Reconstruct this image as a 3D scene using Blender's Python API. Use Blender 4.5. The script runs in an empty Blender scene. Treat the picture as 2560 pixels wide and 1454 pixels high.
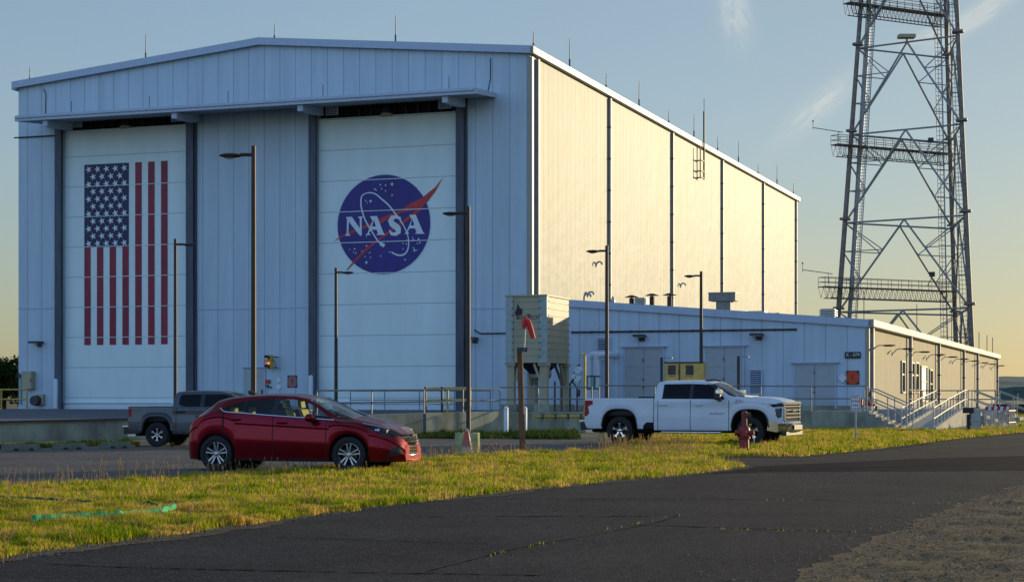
import bpy, math, random
import numpy as np
from mathutils import Vector, Matrix

random.seed(7); rng = np.random.default_rng(7)
scene = bpy.context.scene
R = math.radians

# ------------------------------------------------------------------ camera, light, exposure
F = 4494.0; HY = 993.0; CAMH = 1.4
cd = bpy.data.cameras.new("camera"); cam = bpy.data.objects.new("camera", cd)
scene.collection.objects.link(cam); scene.camera = cam
cam.location = (0, 0, CAMH); cam.rotation_euler = (R(90), 0, 0)
cd.sensor_width = 36; cd.sensor_fit = 'HORIZONTAL'; cd.lens = F/2560*36
cd.shift_y = (HY-727.0)/2560; cd.clip_start = 0.2; cd.clip_end = 9000

SUN_AZ, SUN_EL = 49.0, 8.0          # azimuth measured from +Y towards +X
sd = Vector((math.sin(R(SUN_AZ))*math.cos(R(SUN_EL)), math.cos(R(SUN_AZ))*math.cos(R(SUN_EL)), math.sin(R(SUN_EL))))
sl = bpy.data.lights.new("sun", 'SUN'); sl.energy = 4.2; sl.angle = R(0.5); sl.color = (1.0, 0.80, 0.50)
so = bpy.data.objects.new("sun", sl); scene.collection.objects.link(so)
so.rotation_euler = sd.to_track_quat('Z', 'Y').to_euler(); so.location = sd*300

world = bpy.data.worlds.new("World"); scene.world = world; world.use_nodes = True
wn = world.node_tree.nodes; wl = world.node_tree.links; wn.clear()
wout = wn.new('ShaderNodeOutputWorld'); bg = wn.new('ShaderNodeBackground')
sky = wn.new('ShaderNodeTexSky'); sky.sky_type = 'NISHITA'; sky.sun_disc = False
sky.sun_elevation = R(SUN_EL); sky.sun_rotation = R(SUN_AZ)
sky.altitude = 0; sky.air_density = 1.0; sky.dust_density = 0.6; sky.ozone_density = 2.0
# thin high cloud wisps
tc = wn.new('ShaderNodeTexCoord'); mp = wn.new('ShaderNodeMapping'); mp.inputs['Rotation'].default_value = (0, R(33), 0)
mp.inputs['Scale'].default_value = (3.0, 3.0, 8.0)
nz = wn.new('ShaderNodeTexNoise'); nz.inputs['Scale'].default_value = 2.3; nz.inputs['Detail'].default_value = 9; nz.inputs['Roughness'].default_value = 0.62
rp = wn.new('ShaderNodeValToRGB'); rp.color_ramp.elements[0].position = 0.53; rp.color_ramp.elements[1].position = 0.74
rp.color_ramp.elements[0].color = (0, 0, 0, 1); rp.color_ramp.elements[1].color = (.75, .75, .75, 1)
mx = wn.new('ShaderNodeMix'); mx.data_type = 'RGBA'
mul = wn.new('ShaderNodeVectorMath'); mul.operation = 'MULTIPLY_ADD'
mul.inputs[1].default_value = (1.15, 1.05, 0.95); mul.inputs[2].default_value = (0.9, 0.75, 0.6)
# the photograph's evening sky: soft contrast towards the sun, yellow haze low down; sky behind the camera brightened and blued to light the shaded fronts
gam = wn.new('ShaderNodeGamma'); gam.inputs['Gamma'].default_value = .55
tint = wn.new('ShaderNodeVectorMath'); tint.operation = 'MULTIPLY'
sx = wn.new('ShaderNodeSeparateXYZ'); wl.new(tc.outputs['Generated'], sx.inputs[0])
def wmap(src, a, b, c0, c1):
    r = wn.new('ShaderNodeMapRange'); r.interpolation_type = 'SMOOTHSTEP'; r.inputs['From Min'].default_value = a; r.inputs['From Max'].default_value = b; wl.new(src, r.inputs['Value'])
    x = wn.new('ShaderNodeMix'); x.data_type = 'RGBA'; x.inputs['A'].default_value = (*c0, 1); x.inputs['B'].default_value = (*c1, 1); wl.new(r.outputs[0], x.inputs['Factor']); return x.outputs['Result']
def wmul(a, b):
    v = wn.new('ShaderNodeVectorMath'); v.operation = 'MULTIPLY'; wl.new(a, v.inputs[0]); wl.new(b, v.inputs[1]); return v.outputs[0]
def wisp(px, py, ang, la, lb, amt, seed):
    '''one thin cloud streak in a fixed direction of the sky'''
    def m_(op, a, b=None):
        q = wn.new('ShaderNodeMath'); q.operation = op
        for i, v in enumerate((a, b)):
            if v is None: continue
            if isinstance(v, (int, float)): q.inputs[i].default_value = v
            else: wl.new(v, q.inputs[i])
        return q.outputs[0]
    yy = m_('MAXIMUM', sx.outputs['Y'], .05); u = m_('SUBTRACT', m_('DIVIDE', sx.outputs['X'], yy), (px-1280)/F); v = m_('SUBTRACT', m_('DIVIDE', sx.outputs['Z'], yy), (HY-py)/F)
    c, s = math.cos(R(ang)), math.sin(R(ang))
    a = m_('DIVIDE', m_('ADD', m_('MULTIPLY', u, c), m_('MULTIPLY', v, s)), la/F); b = m_('DIVIDE', m_('SUBTRACT', m_('MULTIPLY', v, c), m_('MULTIPLY', u, s)), lb/F)
    cb = wn.new('ShaderNodeCombineXYZ'); wl.new(a, cb.inputs[0]); wl.new(b, cb.inputs[1]); cb.inputs[2].default_value = seed
    n1 = wn.new('ShaderNodeTexNoise'); n1.inputs['Scale'].default_value = 1.7; n1.inputs['Detail'].default_value = 8; n1.inputs['Roughness'].default_value = .65; n1.inputs['Distortion'].default_value = .5; wl.new(cb.outputs[0], n1.inputs['Vector'])
    r2 = m_('ADD', m_('MULTIPLY', a, a), m_('MULTIPLY', b, b)); g = m_('POWER', 2.718, m_('MULTIPLY', r2, -1.0))
    q = m_('MULTIPLY', g, m_('MAXIMUM', m_('SUBTRACT', m_('MULTIPLY', n1.outputs['Fac'], 3.0), .75), 0.0)); return m_('MULTIPLY', q, amt*1.5)
low_ = wmap(sx.outputs['Z'], 0.0, .16, (1.44, 1.46, 1.32), (1.42, 1.62, 1.85))
sunw = wmap(sx.outputs['X'], -.2, .5, (1.0, 1.0, 1.0), (1.0, .93, .83))
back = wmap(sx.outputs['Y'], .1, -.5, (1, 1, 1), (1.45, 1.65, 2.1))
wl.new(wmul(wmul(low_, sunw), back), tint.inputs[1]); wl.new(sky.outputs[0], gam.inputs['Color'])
wl.new(tc.outputs['Generated'], mp.inputs['Vector']); wl.new(mp.outputs[0], nz.inputs['Vector'])
wl.new(nz.outputs['Fac'], rp.inputs['Fac'])
tot = None
for w_ in ((2440, 42, 35, 120, 22, 1.0, 1), (2330, 85, 20, 90, 18, .45, 2), (1838, 28, 100, 75, 34, .8, 3), (2050, 265, 42, 120, 30, .55, 5), ):
    q_ = wisp(*w_)
    if tot is None: tot = q_
    else: ad = wn.new('ShaderNodeMath'); ad.operation = 'ADD'; wl.new(tot, ad.inputs[0]); wl.new(q_, ad.inputs[1]); tot = ad.outputs[0]
cl_ = wn.new('ShaderNodeMath'); cl_.operation = 'MINIMUM'; wl.new(tot, cl_.inputs[0]); cl_.inputs[1].default_value = .8
sm = wn.new('ShaderNodeMath'); sm.operation = 'MULTIPLY_ADD'; wl.new(rp.outputs['Color'], sm.inputs[0]); sm.inputs[1].default_value = .12; wl.new(cl_.outputs[0], sm.inputs[2]); wl.new(sm.outputs[0], mx.inputs['Factor'])
wl.new(gam.outputs[0], tint.inputs[0]); wl.new(tint.outputs[0], mul.inputs[0])
wl.new(tint.outputs[0], mx.inputs['A']); wl.new(mul.outputs[0], mx.inputs['B'])
wl.new(mx.outputs['Result'], bg.inputs['Color']); bg.inputs['Strength'].default_value = 0.15
wl.new(bg.outputs[0], wout.inputs['Surface'])

scene.view_settings.view_transform = 'Standard'; scene.view_settings.look = 'None'
scene.view_settings.exposure = 0.0; scene.view_settings.gamma = 1.0
scene.cycles.use_denoising = True
scene.cycles.max_bounces = 6; scene.cycles.transparent_max_bounces = 12
scene.cycles.caustics_reflective = False; scene.cycles.caustics_refractive = False

# ------------------------------------------------------------------ coordinate helpers
TH = R(19.6)
ex = np.array([math.cos(TH), -math.sin(TH)]); ey = np.array([math.sin(TH), math.cos(TH)])
C0 = np.array([(1326-1280)/F*100, 100.0])
def D(px, t): return ((px-1280)/F*t, t)                    # a point at depth t
def H(py, t): return CAMH+(HY-py)/F*t                      # its height
def G(px, py, h=0.0):
    t = (CAMH-h)*F/(py-HY); return ((px-1280)/F*t, t)
def FP(px, py, ly=0.0):                                    # wall plane of the hangar front
    d = np.array([(px-1280)/F, 1.0]); t = (ly+C0@ey)/(d@ey)
    return float((t*d-C0)@ex), float(CAMH+(HY-py)/F*t)
def SP(px, py, lx=0.0):                                    # plane of a side wall
    d = np.array([(px-1280)/F, 1.0]); t = (lx+C0@ex)/(d@ex)
    return float((t*d-C0)@ey), float(CAMH+(HY-py)/F*t)
def L2W(lx, ly): p = C0+lx*ex+ly*ey; return float(p[0]), float(p[1])
def W2L(x, y): d = np.array([x, y])-C0; return float(d@ex), float(d@ey)
def srgb(r, g, b):
    f = lambda c: c/12.92 if c <= .04045 else ((c+.055)/1.055)**2.4
    return (f(r/255), f(g/255), f(b/255))

# ------------------------------------------------------------------ materials
M = {}
def mat(name, col, rough=0.6, metal=0.0, var=0.12, scale=3.0, bump=0.0, bscale=40.0, spec=0.5, coat=0.0, col2=None, emit=None, es=1.0, stretch=(1, 1, 1)):
    m = bpy.data.materials.new(name); m.use_nodes = True; nt = m.node_tree; n = nt.nodes; l = nt.links
    p = n['Principled BSDF']; p.inputs['Roughness'].default_value = rough; p.inputs['Metallic'].default_value = metal
    p.inputs['Specular IOR Level'].default_value = spec; p.inputs['Coat Weight'].default_value = coat
    c = (*col, 1)
    t = n.new('ShaderNodeTexCoord'); mp = n.new('ShaderNodeMapping'); mp.inputs['Scale'].default_value = stretch
    l.new(t.outputs['Object'], mp.inputs['Vector'])
    if var > 0 or col2:
        z = n.new('ShaderNodeTexNoise'); z.inputs['Scale'].default_value = scale; z.inputs['Detail'].default_value = 6; z.inputs['Roughness'].default_value = .6
        l.new(mp.outputs[0], z.inputs['Vector'])
        r = n.new('ShaderNodeMapRange'); r.inputs['From Min'].default_value = .3; r.inputs['From Max'].default_value = .7
        l.new(z.outputs['Fac'], r.inputs['Value'])
        x = n.new('ShaderNodeMix'); x.data_type = 'RGBA'
        x.inputs['A'].default_value = c if col2 else (*[v*(1-var) for v in col], 1)
        x.inputs['B'].default_value = (*(col2 or [min(1, v*(1+var)) for v in col]), 1)
        l.new(r.outputs[0], x.inputs['Factor']); l.new(x.outputs['Result'], p.inputs['Base Color'])
        m['mixout'] = x.name
    else: p.inputs['Base Color'].default_value = c
    if bump > 0:
        z2 = n.new('ShaderNodeTexNoise'); z2.inputs['Scale'].default_value = bscale; z2.inputs['Detail'].default_value = 4
        l.new(mp.outputs[0], z2.inputs['Vector'])
        b = n.new('ShaderNodeBump'); b.inputs['Strength'].default_value = bump; b.inputs['Distance'].default_value = .02
        l.new(z2.outputs['Fac'], b.inputs['Height']); l.new(b.outputs[0], p.inputs['Normal'])
    if emit:
        p.inputs['Emission Color'].default_value = (*emit, 1); p.inputs['Emission Strength'].default_value = es
    M[name] = m; return m

def panel_mat(name, col, axis=0, pitch=1.0, line=0.03, dark=0.55, rough=0.45, sub=4, off=0.0, spec=0.5, metal=0.0, streak=0.08):
    """profiled metal cladding: joint lines every pitch, shallow ribs between (bump), faint dirt streaks"""
    m = mat(name, col, rough, metal, var=streak, scale=1.4, stretch=(1.2, 1.2, .10), spec=spec)
    nt = m.node_tree; n = nt.nodes; l = nt.links; p = n['Principled BSDF']
    t = n.new('ShaderNodeTexCoord'); s = n.new('ShaderNodeSeparateXYZ'); l.new(t.outputs['Object'], s.inputs[0])
    def mth(op, a, b=None, c=None):
        q = n.new('ShaderNodeMath'); q.operation = op
        for i, v in enumerate((a, b, c)):
            if v is None: continue
            if isinstance(v, (int, float)): q.inputs[i].default_value = v
            else: l.new(v, q.inputs[i])
        return q.outputs[0]
    v = mth('ADD', s.outputs[axis], 500.0+off)
    f = mth('PINGPONG', v, pitch/2)                       # 0 at the joints
    ln = mth('LESS_THAN', f, line/2)
    x2 = n.new('ShaderNodeMix'); x2.data_type = 'RGBA'
    src = n[m['mixout']].outputs['Result']; l.new(src, x2.inputs['A'])
    x2.inputs['B'].default_value = (*[c*dark for c in col], 1); l.new(ln, x2.inputs['Factor'])
    # each sheet takes the weather a little differently
    fl = mth('FLOOR', mth('DIVIDE', v, pitch)); wn_ = n.new('ShaderNodeTexWhiteNoise'); wn_.noise_dimensions = '1D'; l.new(fl, wn_.inputs['W'])
    k = mth('MULTIPLY_ADD', wn_.outputs['Value'], .085, .955)
    x3 = n.new('ShaderNodeVectorMath'); x3.operation = 'SCALE'; l.new(x2.outputs['Result'], x3.inputs[0]); l.new(k, x3.inputs['Scale'])
    l.new(x3.outputs[0], p.inputs['Base Color'])
    if sub:
        g = mth('PINGPONG', v, pitch/sub/2); g2 = mth('SMOOTH_MIN', g, pitch/sub*.22, .02)
        g3 = mth('MULTIPLY_ADD', ln, -.05, g2)
        b = n.new('ShaderNodeBump'); b.inputs['Strength'].default_value = .6; b.inputs['Distance'].default_value = .15
        l.new(g3, b.inputs['Height'])
        nz = n.new('ShaderNodeTexNoise'); nz.inputs['Scale'].default_value = .8; nz.inputs['Detail'].default_value = 3; l.new(t.outputs['Object'], nz.inputs['Vector'])
        b2 = n.new('ShaderNodeBump'); b2.inputs['Strength'].default_value = .12; b2.inputs['Distance'].default_value = .3
        l.new(nz.outputs['Fac'], b2.inputs['Height']); l.new(b.outputs[0], b2.inputs['Normal']); l.new(b2.outputs[0], p.inputs['Normal'])
    return m

WALLC = (.52, .60, .70)
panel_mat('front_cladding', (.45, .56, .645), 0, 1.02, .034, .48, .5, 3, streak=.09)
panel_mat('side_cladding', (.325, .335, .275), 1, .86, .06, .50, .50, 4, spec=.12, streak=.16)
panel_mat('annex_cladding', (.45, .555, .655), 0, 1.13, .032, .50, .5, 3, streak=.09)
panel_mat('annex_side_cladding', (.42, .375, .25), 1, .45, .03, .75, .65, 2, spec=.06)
mat('door_panel', (.68, .80, .80), .5, var=.045, scale=1.0, stretch=(1.2, 1, .2))
mat('door_seam', (.16, .20, .24), .6, var=0)
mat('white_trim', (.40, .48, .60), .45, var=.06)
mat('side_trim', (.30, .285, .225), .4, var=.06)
mat('slate_steel', (.062, .072, .10), .5, .2, var=.35, scale=1.5, stretch=(2, 2, .3))
mat('black_void', (.008, .009, .010), .8, var=.3)
mat('flag_blue', (.010, .008, .055), .5, var=.3, scale=.8)
mat('flag_red', (.23, .006, .030), .5, var=.25, scale=1.2, stretch=(2, 1, .3))
mat('paint_white', (.62, .72, .78), .5, var=.04)
mat('emblem_blue', (.024, .014, .19), .5, var=.2, scale=.9, stretch=(1.5, 1, .4))
mat('emblem_red', (.50, .030, .030), .5, var=.08)
mat('roof_metal', (.5, .52, .53), .4, .3, var=.1)
mat('grey_pilaster', (.30, .28, .27), .5, var=.15)
mat('box_grey', (.20, .20, .19), .6, var=.15)
mat('galv', (.33, .35, .36), .42, .5, var=.15, scale=8)
mat('dark_metal', (.05, .05, .055), .5, .4, var=.2)
mat('bronze', (.045, .026, .018), .6, .1, var=.2, scale=5)
mat('concrete', (.25, .26, .20), .9, var=.45, scale=1.2, bump=.5, bscale=9, stretch=(1, 1, .5))
mat('concrete_pale', (.40, .38, .33), .9, var=.25, scale=2, bump=.4, bscale=12)
mat('apron', (.085, .095, .115), .85, var=.25, scale=.5, bump=.3, bscale=14)
mat('tan_metal', (.37, .335, .22), .55, var=.14, scale=1.2, stretch=(1, 1, .4))
mat('tan_seam', (.17, .17, .13), .7, var=0)
mat('tan_corner', (.30, .36, .34), .5, var=.15)
mat('bolt', (.03, .04, .05), .6, var=0)
mat('ink', (.012, .012, .012), .6, var=0)
mat('orange_paint', (.55, .055, .008), .5, var=.1)
mat('faded_orange', (.30, .13, .12), .6, var=.15)
mat('yellow_paint', (.48, .33, .055), .5, var=.3, scale=6)
mat('yellow_cabinet', (.62, .42, .10), .5, var=.2, scale=4)
mat('rail_grey', (.20, .22, .22), .45, .4, var=.2)
mat('rail_white', (.42, .39, .33), .45, .1, var=.15)
mat('lichen_yellow', (.34, .36, .17), .9, var=.5, scale=5, bump=.3)
mat('cone_red', (.50, .07, .035), .5, var=.1)
mat('green_band', (.010, .16, .12), .5, var=.1)
mat('pipe_white', (.60, .68, .76), .4, var=.05)
mat('wood_pole', (.17, .075, .030), .8, var=.5, scale=6, bump=.5, bscale=30, stretch=(3, 3, .3))
mat('sock_red', (.60, .022, .014), .6, var=.1)
mat('hydrant_red', (.24, .010, .014), .45, var=.3, scale=20)
mat('hydrant_rust', (.14, .035, .022), .6, var=.5, scale=25)
mat('red_paint', (.42, .010, .015), .45, var=.1)
mat('tower_steel', (.19, .16, .14), .6, .3, var=.4, scale=2)
mat('tower_grey', (.27, .28, .28), .6, .4, var=.2)
mat('ladder_pale', (.34, .36, .38), .6, .3, var=.2)
mat('rock', (.25, .27, .28), .9, var=.3, bump=.6, bscale=5)
mat('door_grey', (.36, .40, .42), .5, var=.07)
mat('glass_dark', (.02, .03, .035), .08, var=0, spec=.8)
mat('white_sign', (.62, .66, .72), .5, var=.05)
mat('sign_red', (.35, .01, .02), .5, var=0)
mat('green_hose', (.03, .42, .13), .7, var=.35, scale=8)
mat('hill_far', (.075, .125, .105), .95, var=.25, scale=.02)
mat('tree_far', (.040, .060, .030), .95, var=.3, scale=.1)

# ------------------------------------------------------------------ mesh builder
class MB:
    def __init__(s): s.v = []; s.f = []; s.m = []
    def add(s, vs, fs, m=0):
        o = len(s.v); s.v += [tuple(map(float, p)) for p in vs]; s.f += [tuple(i+o for i in q) for q in fs]; s.m += [m]*len(fs); return s
    def box(s, x0, x1, y0, y1, z0, z1, m=0):
        if x0 > x1: x0, x1 = x1, x0
        if y0 > y1: y0, y1 = y1, y0
        if z0 > z1: z0, z1 = z1, z0
        return s.add([(x0,y0,z0),(x1,y0,z0),(x1,y1,z0),(x0,y1,z0),(x0,y0,z1),(x1,y0,z1),(x1,y1,z1),(x0,y1,z1)],
                     [(3,2,1,0),(4,5,6,7),(0,1,5,4),(1,2,6,5),(2,3,7,6),(3,0,4,7)], m)
    def beam(s, a, b, w, h=None, m=0):
        h = h or w; a = Vector(a); b = Vector(b); d = (b-a).normalized()
        u = d.cross(Vector((0,0,1)));  u = u.normalized() if u.length > 1e-4 else Vector((1,0,0))
        v = u.cross(d)
        q = [a+u*i*w/2+v*j*h/2 for i, j in ((-1,-1),(1,-1),(1,1),(-1,1))]+[b+u*i*w/2+v*j*h/2 for i, j in ((-1,-1),(1,-1),(1,1),(-1,1))]
        return s.add(q, [(0,1,2,3),(7,6,5,4),(0,4,5,1),(1,5,6,2),(2,6,7,3),(3,7,4,0)], m)
    def cyl(s, a, b, r, r2=None, n=10, m=0, cap=True):
        r2 = r if r2 is None else r2; a = Vector(a); b = Vector(b); d = (b-a).normalized()
        u = d.cross(Vector((0,0,1)));  u = u.normalized() if u.length > 1e-4 else Vector((1,0,0))
        v = d.cross(u); o = []
        for c, rr in ((a, r), (b, r2)):
            for i in range(n): t = 2*math.pi*i/n; o.append(c+u*math.cos(t)*rr+v*math.sin(t)*rr)
        fs = [(i, (i+1) % n, n+(i+1) % n, n+i) for i in range(n)]
        if cap: fs += [tuple(range(n))[::-1], tuple(range(n, 2*n))]
        return s.add(o, fs, m)
    def tube(s, pts, r, n=8, m=0):
        pts = [Vector(p) for p in pts]; o = []; u = None
        for i, p in enumerate(pts):
            d = (pts[min(i+1, len(pts)-1)]-pts[max(i-1, 0)]).normalized()
            if u is None:
                u = d.cross(Vector((0,0,1)))
                for q in pts[2:]:                      # start square to the plane of the bend
                    w = d.cross((q-pts[0]).normalized())
                    if w.length > .15: u = w; break
                u = u.normalized() if u.length > 1e-3 else Vector((1,0,0))
            u = (u-d*u.dot(d)).normalized(); v = d.cross(u); rr = r[i] if isinstance(r, (list, tuple)) else r
            for k in range(n): t = 2*math.pi*k/n; o.append(p+u*math.cos(t)*rr+v*math.sin(t)*rr)
        fs = []
        for i in range(len(pts)-1):
            for k in range(n): a = i*n+k; b = i*n+(k+1) % n; fs.append((a, b, b+n, a+n))
        fs += [tuple(range(n))[::-1], tuple(range((len(pts)-1)*n, len(pts)*n))]
        return s.add(o, fs, m)
    def lathe(s, prof, c=(0,0,0), axis='z', n=24, m=0, ms=None):
        o = []
        for r, h in prof:
            for i in range(n):
                t = 2*math.pi*i/n; a, b = r*math.cos(t), r*math.sin(t)
                o.append((c[0]+a, c[1]+b, c[2]+h) if axis == 'z' else (c[0]+a, c[1]+h, c[2]+b) if axis == 'y' else (c[0]+h, c[1]+a, c[2]+b))
        for j in range(len(prof)-1):
            s_f = [(j*n+i, j*n+(i+1) % n, (j+1)*n+(i+1) % n, (j+1)*n+i) for i in range(n)]
            if j == 0: s.add(o, s_f, ms[j] if ms else m); base = len(s.v)-len(o)
            else:
                s.f += [tuple(k+base for k in q) for q in s_f]; s.m += [ms[j] if ms else m]*n
        return s
    def prism(s, poly, d0, d1, plane='xz', m=0):
        n = len(poly)
        f = {'xz': lambda a, b, d: (a, d, b), 'yz': lambda a, b, d: (d, a, b), 'xy': lambda a, b, d: (a, b, d)}[plane]
        return s.add([f(a, b, d0) for a, b in poly]+[f(a, b, d1) for a, b in poly],
                     [tuple(range(n))[::-1], tuple(range(n, 2*n))]+[(i, (i+1) % n, n+(i+1) % n, n+i) for i in range(n)], m)
    def flat(s, poly, d, plane='xz', m=0):
        f = {'xz': lambda a, b: (a, d, b), 'yz': lambda a, b: (d, a, b), 'xy': lambda a, b: (a, b, d)}[plane]
        return s.add([f(a, b) for a, b in poly], [tuple(range(len(poly)))], m)
    def sphere(s, c, r, n=12, m=0, sc=(1,1,1)):
        prof = [(max(1e-4, r*math.cos(t)), r*math.sin(t)) for t in np.linspace(-math.pi/2, math.pi/2, n//2+2)]
        k = len(s.v); s.lathe(prof, (0,0,0), 'z', n, m)
        for i in range(k, len(s.v)): x, y, z = s.v[i]; s.v[i] = (c[0]+x*sc[0], c[1]+y*sc[1], c[2]+z*sc[2])
        return s
    def build(s, name, mats, parent=None, smooth=35, bevel=0):
        me = bpy.data.meshes.new(name); me.from_pydata(s.v, [], s.f)
        if not isinstance(mats, (list, tuple)): mats = [mats]
        for q in mats: me.materials.append(M[q] if isinstance(q, str) else q)
        me.polygons.foreach_set('material_index', s.m)
        if smooth: me.polygons.foreach_set('use_smooth', [True]*len(s.f)); me.set_sharp_from_angle(angle=R(smooth))
        me.update(); o = bpy.data.objects.new(name, me); scene.collection.objects.link(o)
        if parent: o.parent = parent
        if bevel:
            b = o.modifiers.new('bevel', 'BEVEL'); b.width = bevel; b.segments = 2; b.limit_method = 'ANGLE'; b.angle_limit = R(40)
        return o

def thing(name, label, cat, loc=(0,0,0), rz=0, group=None):
    o = bpy.data.objects.new(name, None); scene.collection.objects.link(o); o.empty_display_size = .2
    o.location = loc if len(loc) == 3 else (*loc, 0); o.rotation_euler = (0, 0, rz)
    o['label'] = label; o['category'] = cat
    if group: o['group'] = group
    return o
def tag(o, label, cat, group=None):
    o['label'] = label; o['category'] = cat
    if group: o['group'] = group
    return o
def struct(o, kind='structure'): o['kind'] = kind; return o
def dup(src, loc, rz=None, label=None, sc=None):
    def cp(o, par):
        c = o.copy(); scene.collection.objects.link(c)
        if par: c.parent = par
        for ch in list(o.children): cp(ch, c)
        return c
    r = cp(src, None); r.location = loc if len(loc) == 3 else (*loc, 0)
    if rz is not None: r.rotation_euler = (0, 0, rz)
    if sc: r.scale = sc
    if label: r['label'] = label
    return r
def text_mesh(txt, size, name, m, parent, loc, rot, ext=.004, sx=1.0, space=1.0):
    c = bpy.data.curves.new(name, 'FONT'); c.body = txt; c.size = size; c.extrude = ext
    c.align_x = 'CENTER'; c.align_y = 'CENTER'; c.space_character = space
    t = bpy.data.objects.new(name, c); scene.collection.objects.link(t)
    bpy.context.view_layer.update()
    me = bpy.data.meshes.new_from_object(t.evaluated_get(bpy.context.evaluated_depsgraph_get()))
    bpy.data.objects.remove(t); bpy.data.curves.remove(c)
    me.materials.clear(); me.materials.append(M[m])
    o = bpy.data.objects.new(name, me); scene.collection.objects.link(o); o.parent = parent
    o.location = loc; o.rotation_euler = rot; o.scale = (sx, 1, 1); return o
def interp(xs, tab, w=0.0):
    """table lookup, smoothed over w metres"""
    X = np.array([a for a, _ in tab]); Y = np.array([b for _, b in tab])
    if w <= 0: return np.interp(xs, X, Y)
    k = np.linspace(-1, 1, 21); g = np.exp(-3*k*k); g /= g.sum()
    return sum(gi*np.interp(xs+ki*w, X, Y) for ki, gi in zip(k, g))

# ================================================================== HANGAR
ROT = -TH
hangar = thing('hangar', 'huge pale metal hangar with a flag and a round emblem on its tall doors', 'building', (*C0, 0), ROT)
W = 33.5; DEP = SP(1992, 700)[0]
zE = FP(1326, 131)[1]                                     # eave of the front wall
zA = FP(650, 110)[1]                                      # ridge
d1 = (FP(158, 900)[0], FP(470, 900)[0]); d2 = (FP(793, 900)[0], FP(1143, 900)[0])
dz1 = FP(315, 318)[1]; dz2 = FP(967, 287)[1]              # tops of the door leaves
op1 = FP(315, 282)[1]; op2 = FP(967, 246)[1]              # tops of the openings
Z0 = .70
def ztop(lx): return zE+(zA-zE)*(1-abs(lx+W/2)/(W/2))
fw = MB()
def wallcol(x0, x1, z0):
    xs = [x0]+([-W/2] if x0 < -W/2 < x1 else [])+[x1]
    poly = [(x0, z0)]+[(x1, z0)]+[(x, ztop(x)) for x in reversed(xs)]
    fw.prism(poly, 0, .3, 'xz')
wallcol(-W, d1[0], Z0-.3); wallcol(d1[0], d1[1], op1); wallcol(d1[1], d2[0], Z0-.3); wallcol(d2[0], d2[1], op2); wallcol(d2[1], 0, Z0-.3)
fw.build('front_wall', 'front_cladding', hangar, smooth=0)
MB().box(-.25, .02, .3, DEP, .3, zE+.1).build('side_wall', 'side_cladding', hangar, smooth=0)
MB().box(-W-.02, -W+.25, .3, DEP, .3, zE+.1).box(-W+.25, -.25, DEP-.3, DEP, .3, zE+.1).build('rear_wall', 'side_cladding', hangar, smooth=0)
rf = MB(); e = .30
for s in (-1, 1):
    x1 = -W/2+s*(W/2+.25); rf.add([(-W/2,-.2,zA+.12),(x1,-.2,zE+.10),(x1,DEP+.2,zE+.10),(-W/2,DEP+.2,zA+.12),(-W/2,-.2,zA+.3),(x1,-.2,zE+.28),(x1,DEP+.2,zE+.28),(-W/2,DEP+.2,zA+.3)],
        [(3,2,1,0),(4,5,6,7),(0,1,5,4),(1,2,6,5),(2,3,7,6)])
rf.build('roof', 'roof_metal', hangar, smooth=0)
# raking trim of the gable, eave gutter along the lit side
tr = MB()
for s in (-1, 1):
    a = (-W/2, zA+.32); b = (-W/2+s*(W/2+.28), zE+.30)
    tr.prism([a, b, (b[0], b[1]-.42), (a[0], a[1]-.42)], -.34, -.20, 'xz')
tr.build('gable_trim', 'white_trim', hangar, smooth=0)
MB().box(.03, .30, -.34, DEP+.3, zE-.14, zE+.30).build('gutter', 'side_trim', hangar, smooth=0, bevel=.05)
MB().box(-W-.3, -W-.04, -.3, DEP, zE-.2, zE+.3).build('gutter', 'white_trim', hangar, smooth=0)
MB().box(-.16, .12, -.03, .28, .7, zE-.25).build('corner_trim', 'side_trim', hangar, smooth=0)
for fa, fb_, pf in ((-W, d1[0]-.4, 90), (d1[1]+.5, d2[0]-.5, 640), (d2[1]+.5, -.3, 1220)): MB().box(fa, fb_, -.03, -.002, FP(pf, 772)[1], FP(pf, 769)[1]).build('wall_flashing', 'white_trim', hangar, smooth=0)
# pilaster downspouts along the side wall
for px in (1521, 1678, 1803, 1906, 1988):
    y = SP(px, 700)[0]
    p = MB().box(.03, .20, y-.12, y+.12, .5, zE-.2).build('downspout', 'grey_pilaster', hangar, smooth=0)
    for k in range(8): MB().box(.02, .23, y-.14, y-.125, 4.5+k*2.0, 4.58+k*2.0).build('clamp', 'dark_metal', p, smooth=0)
MB().box(.03, .30, .55, .80, .5, zE-.3).build('downspout', 'grey_pilaster', hangar, smooth=0)
# lightning rods
def rod(lx, ly, z, h=1.2):
    r = MB().cyl((lx, ly, z), (lx+.02, ly, z+h), .035, .02, 6).cyl((lx, ly, z), (lx, ly, z+h*.35), .05, n=6)
    return r.build('lightning_rod', 'dark_metal', hangar)
for px in (62, 353, 676, 980, 1326):
    lx = FP(px, 500)[0]; rod(lx, 0.5, ztop(lx)+.25, 1.0 if px in (62, 676, 1326) else 1.7)
for px, hh in ((1428, 1.9), (1519, 1.1), (1601, 1.9), (1675, 1.1), (1738, 2.0), (1797, 1.3), (1849, 2.0), (1898, 1.1), (1945, 2.0), (1986, 1.2)):
    rod(-.1, SP(px, 400)[0], zE+.28, hh)
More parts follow.
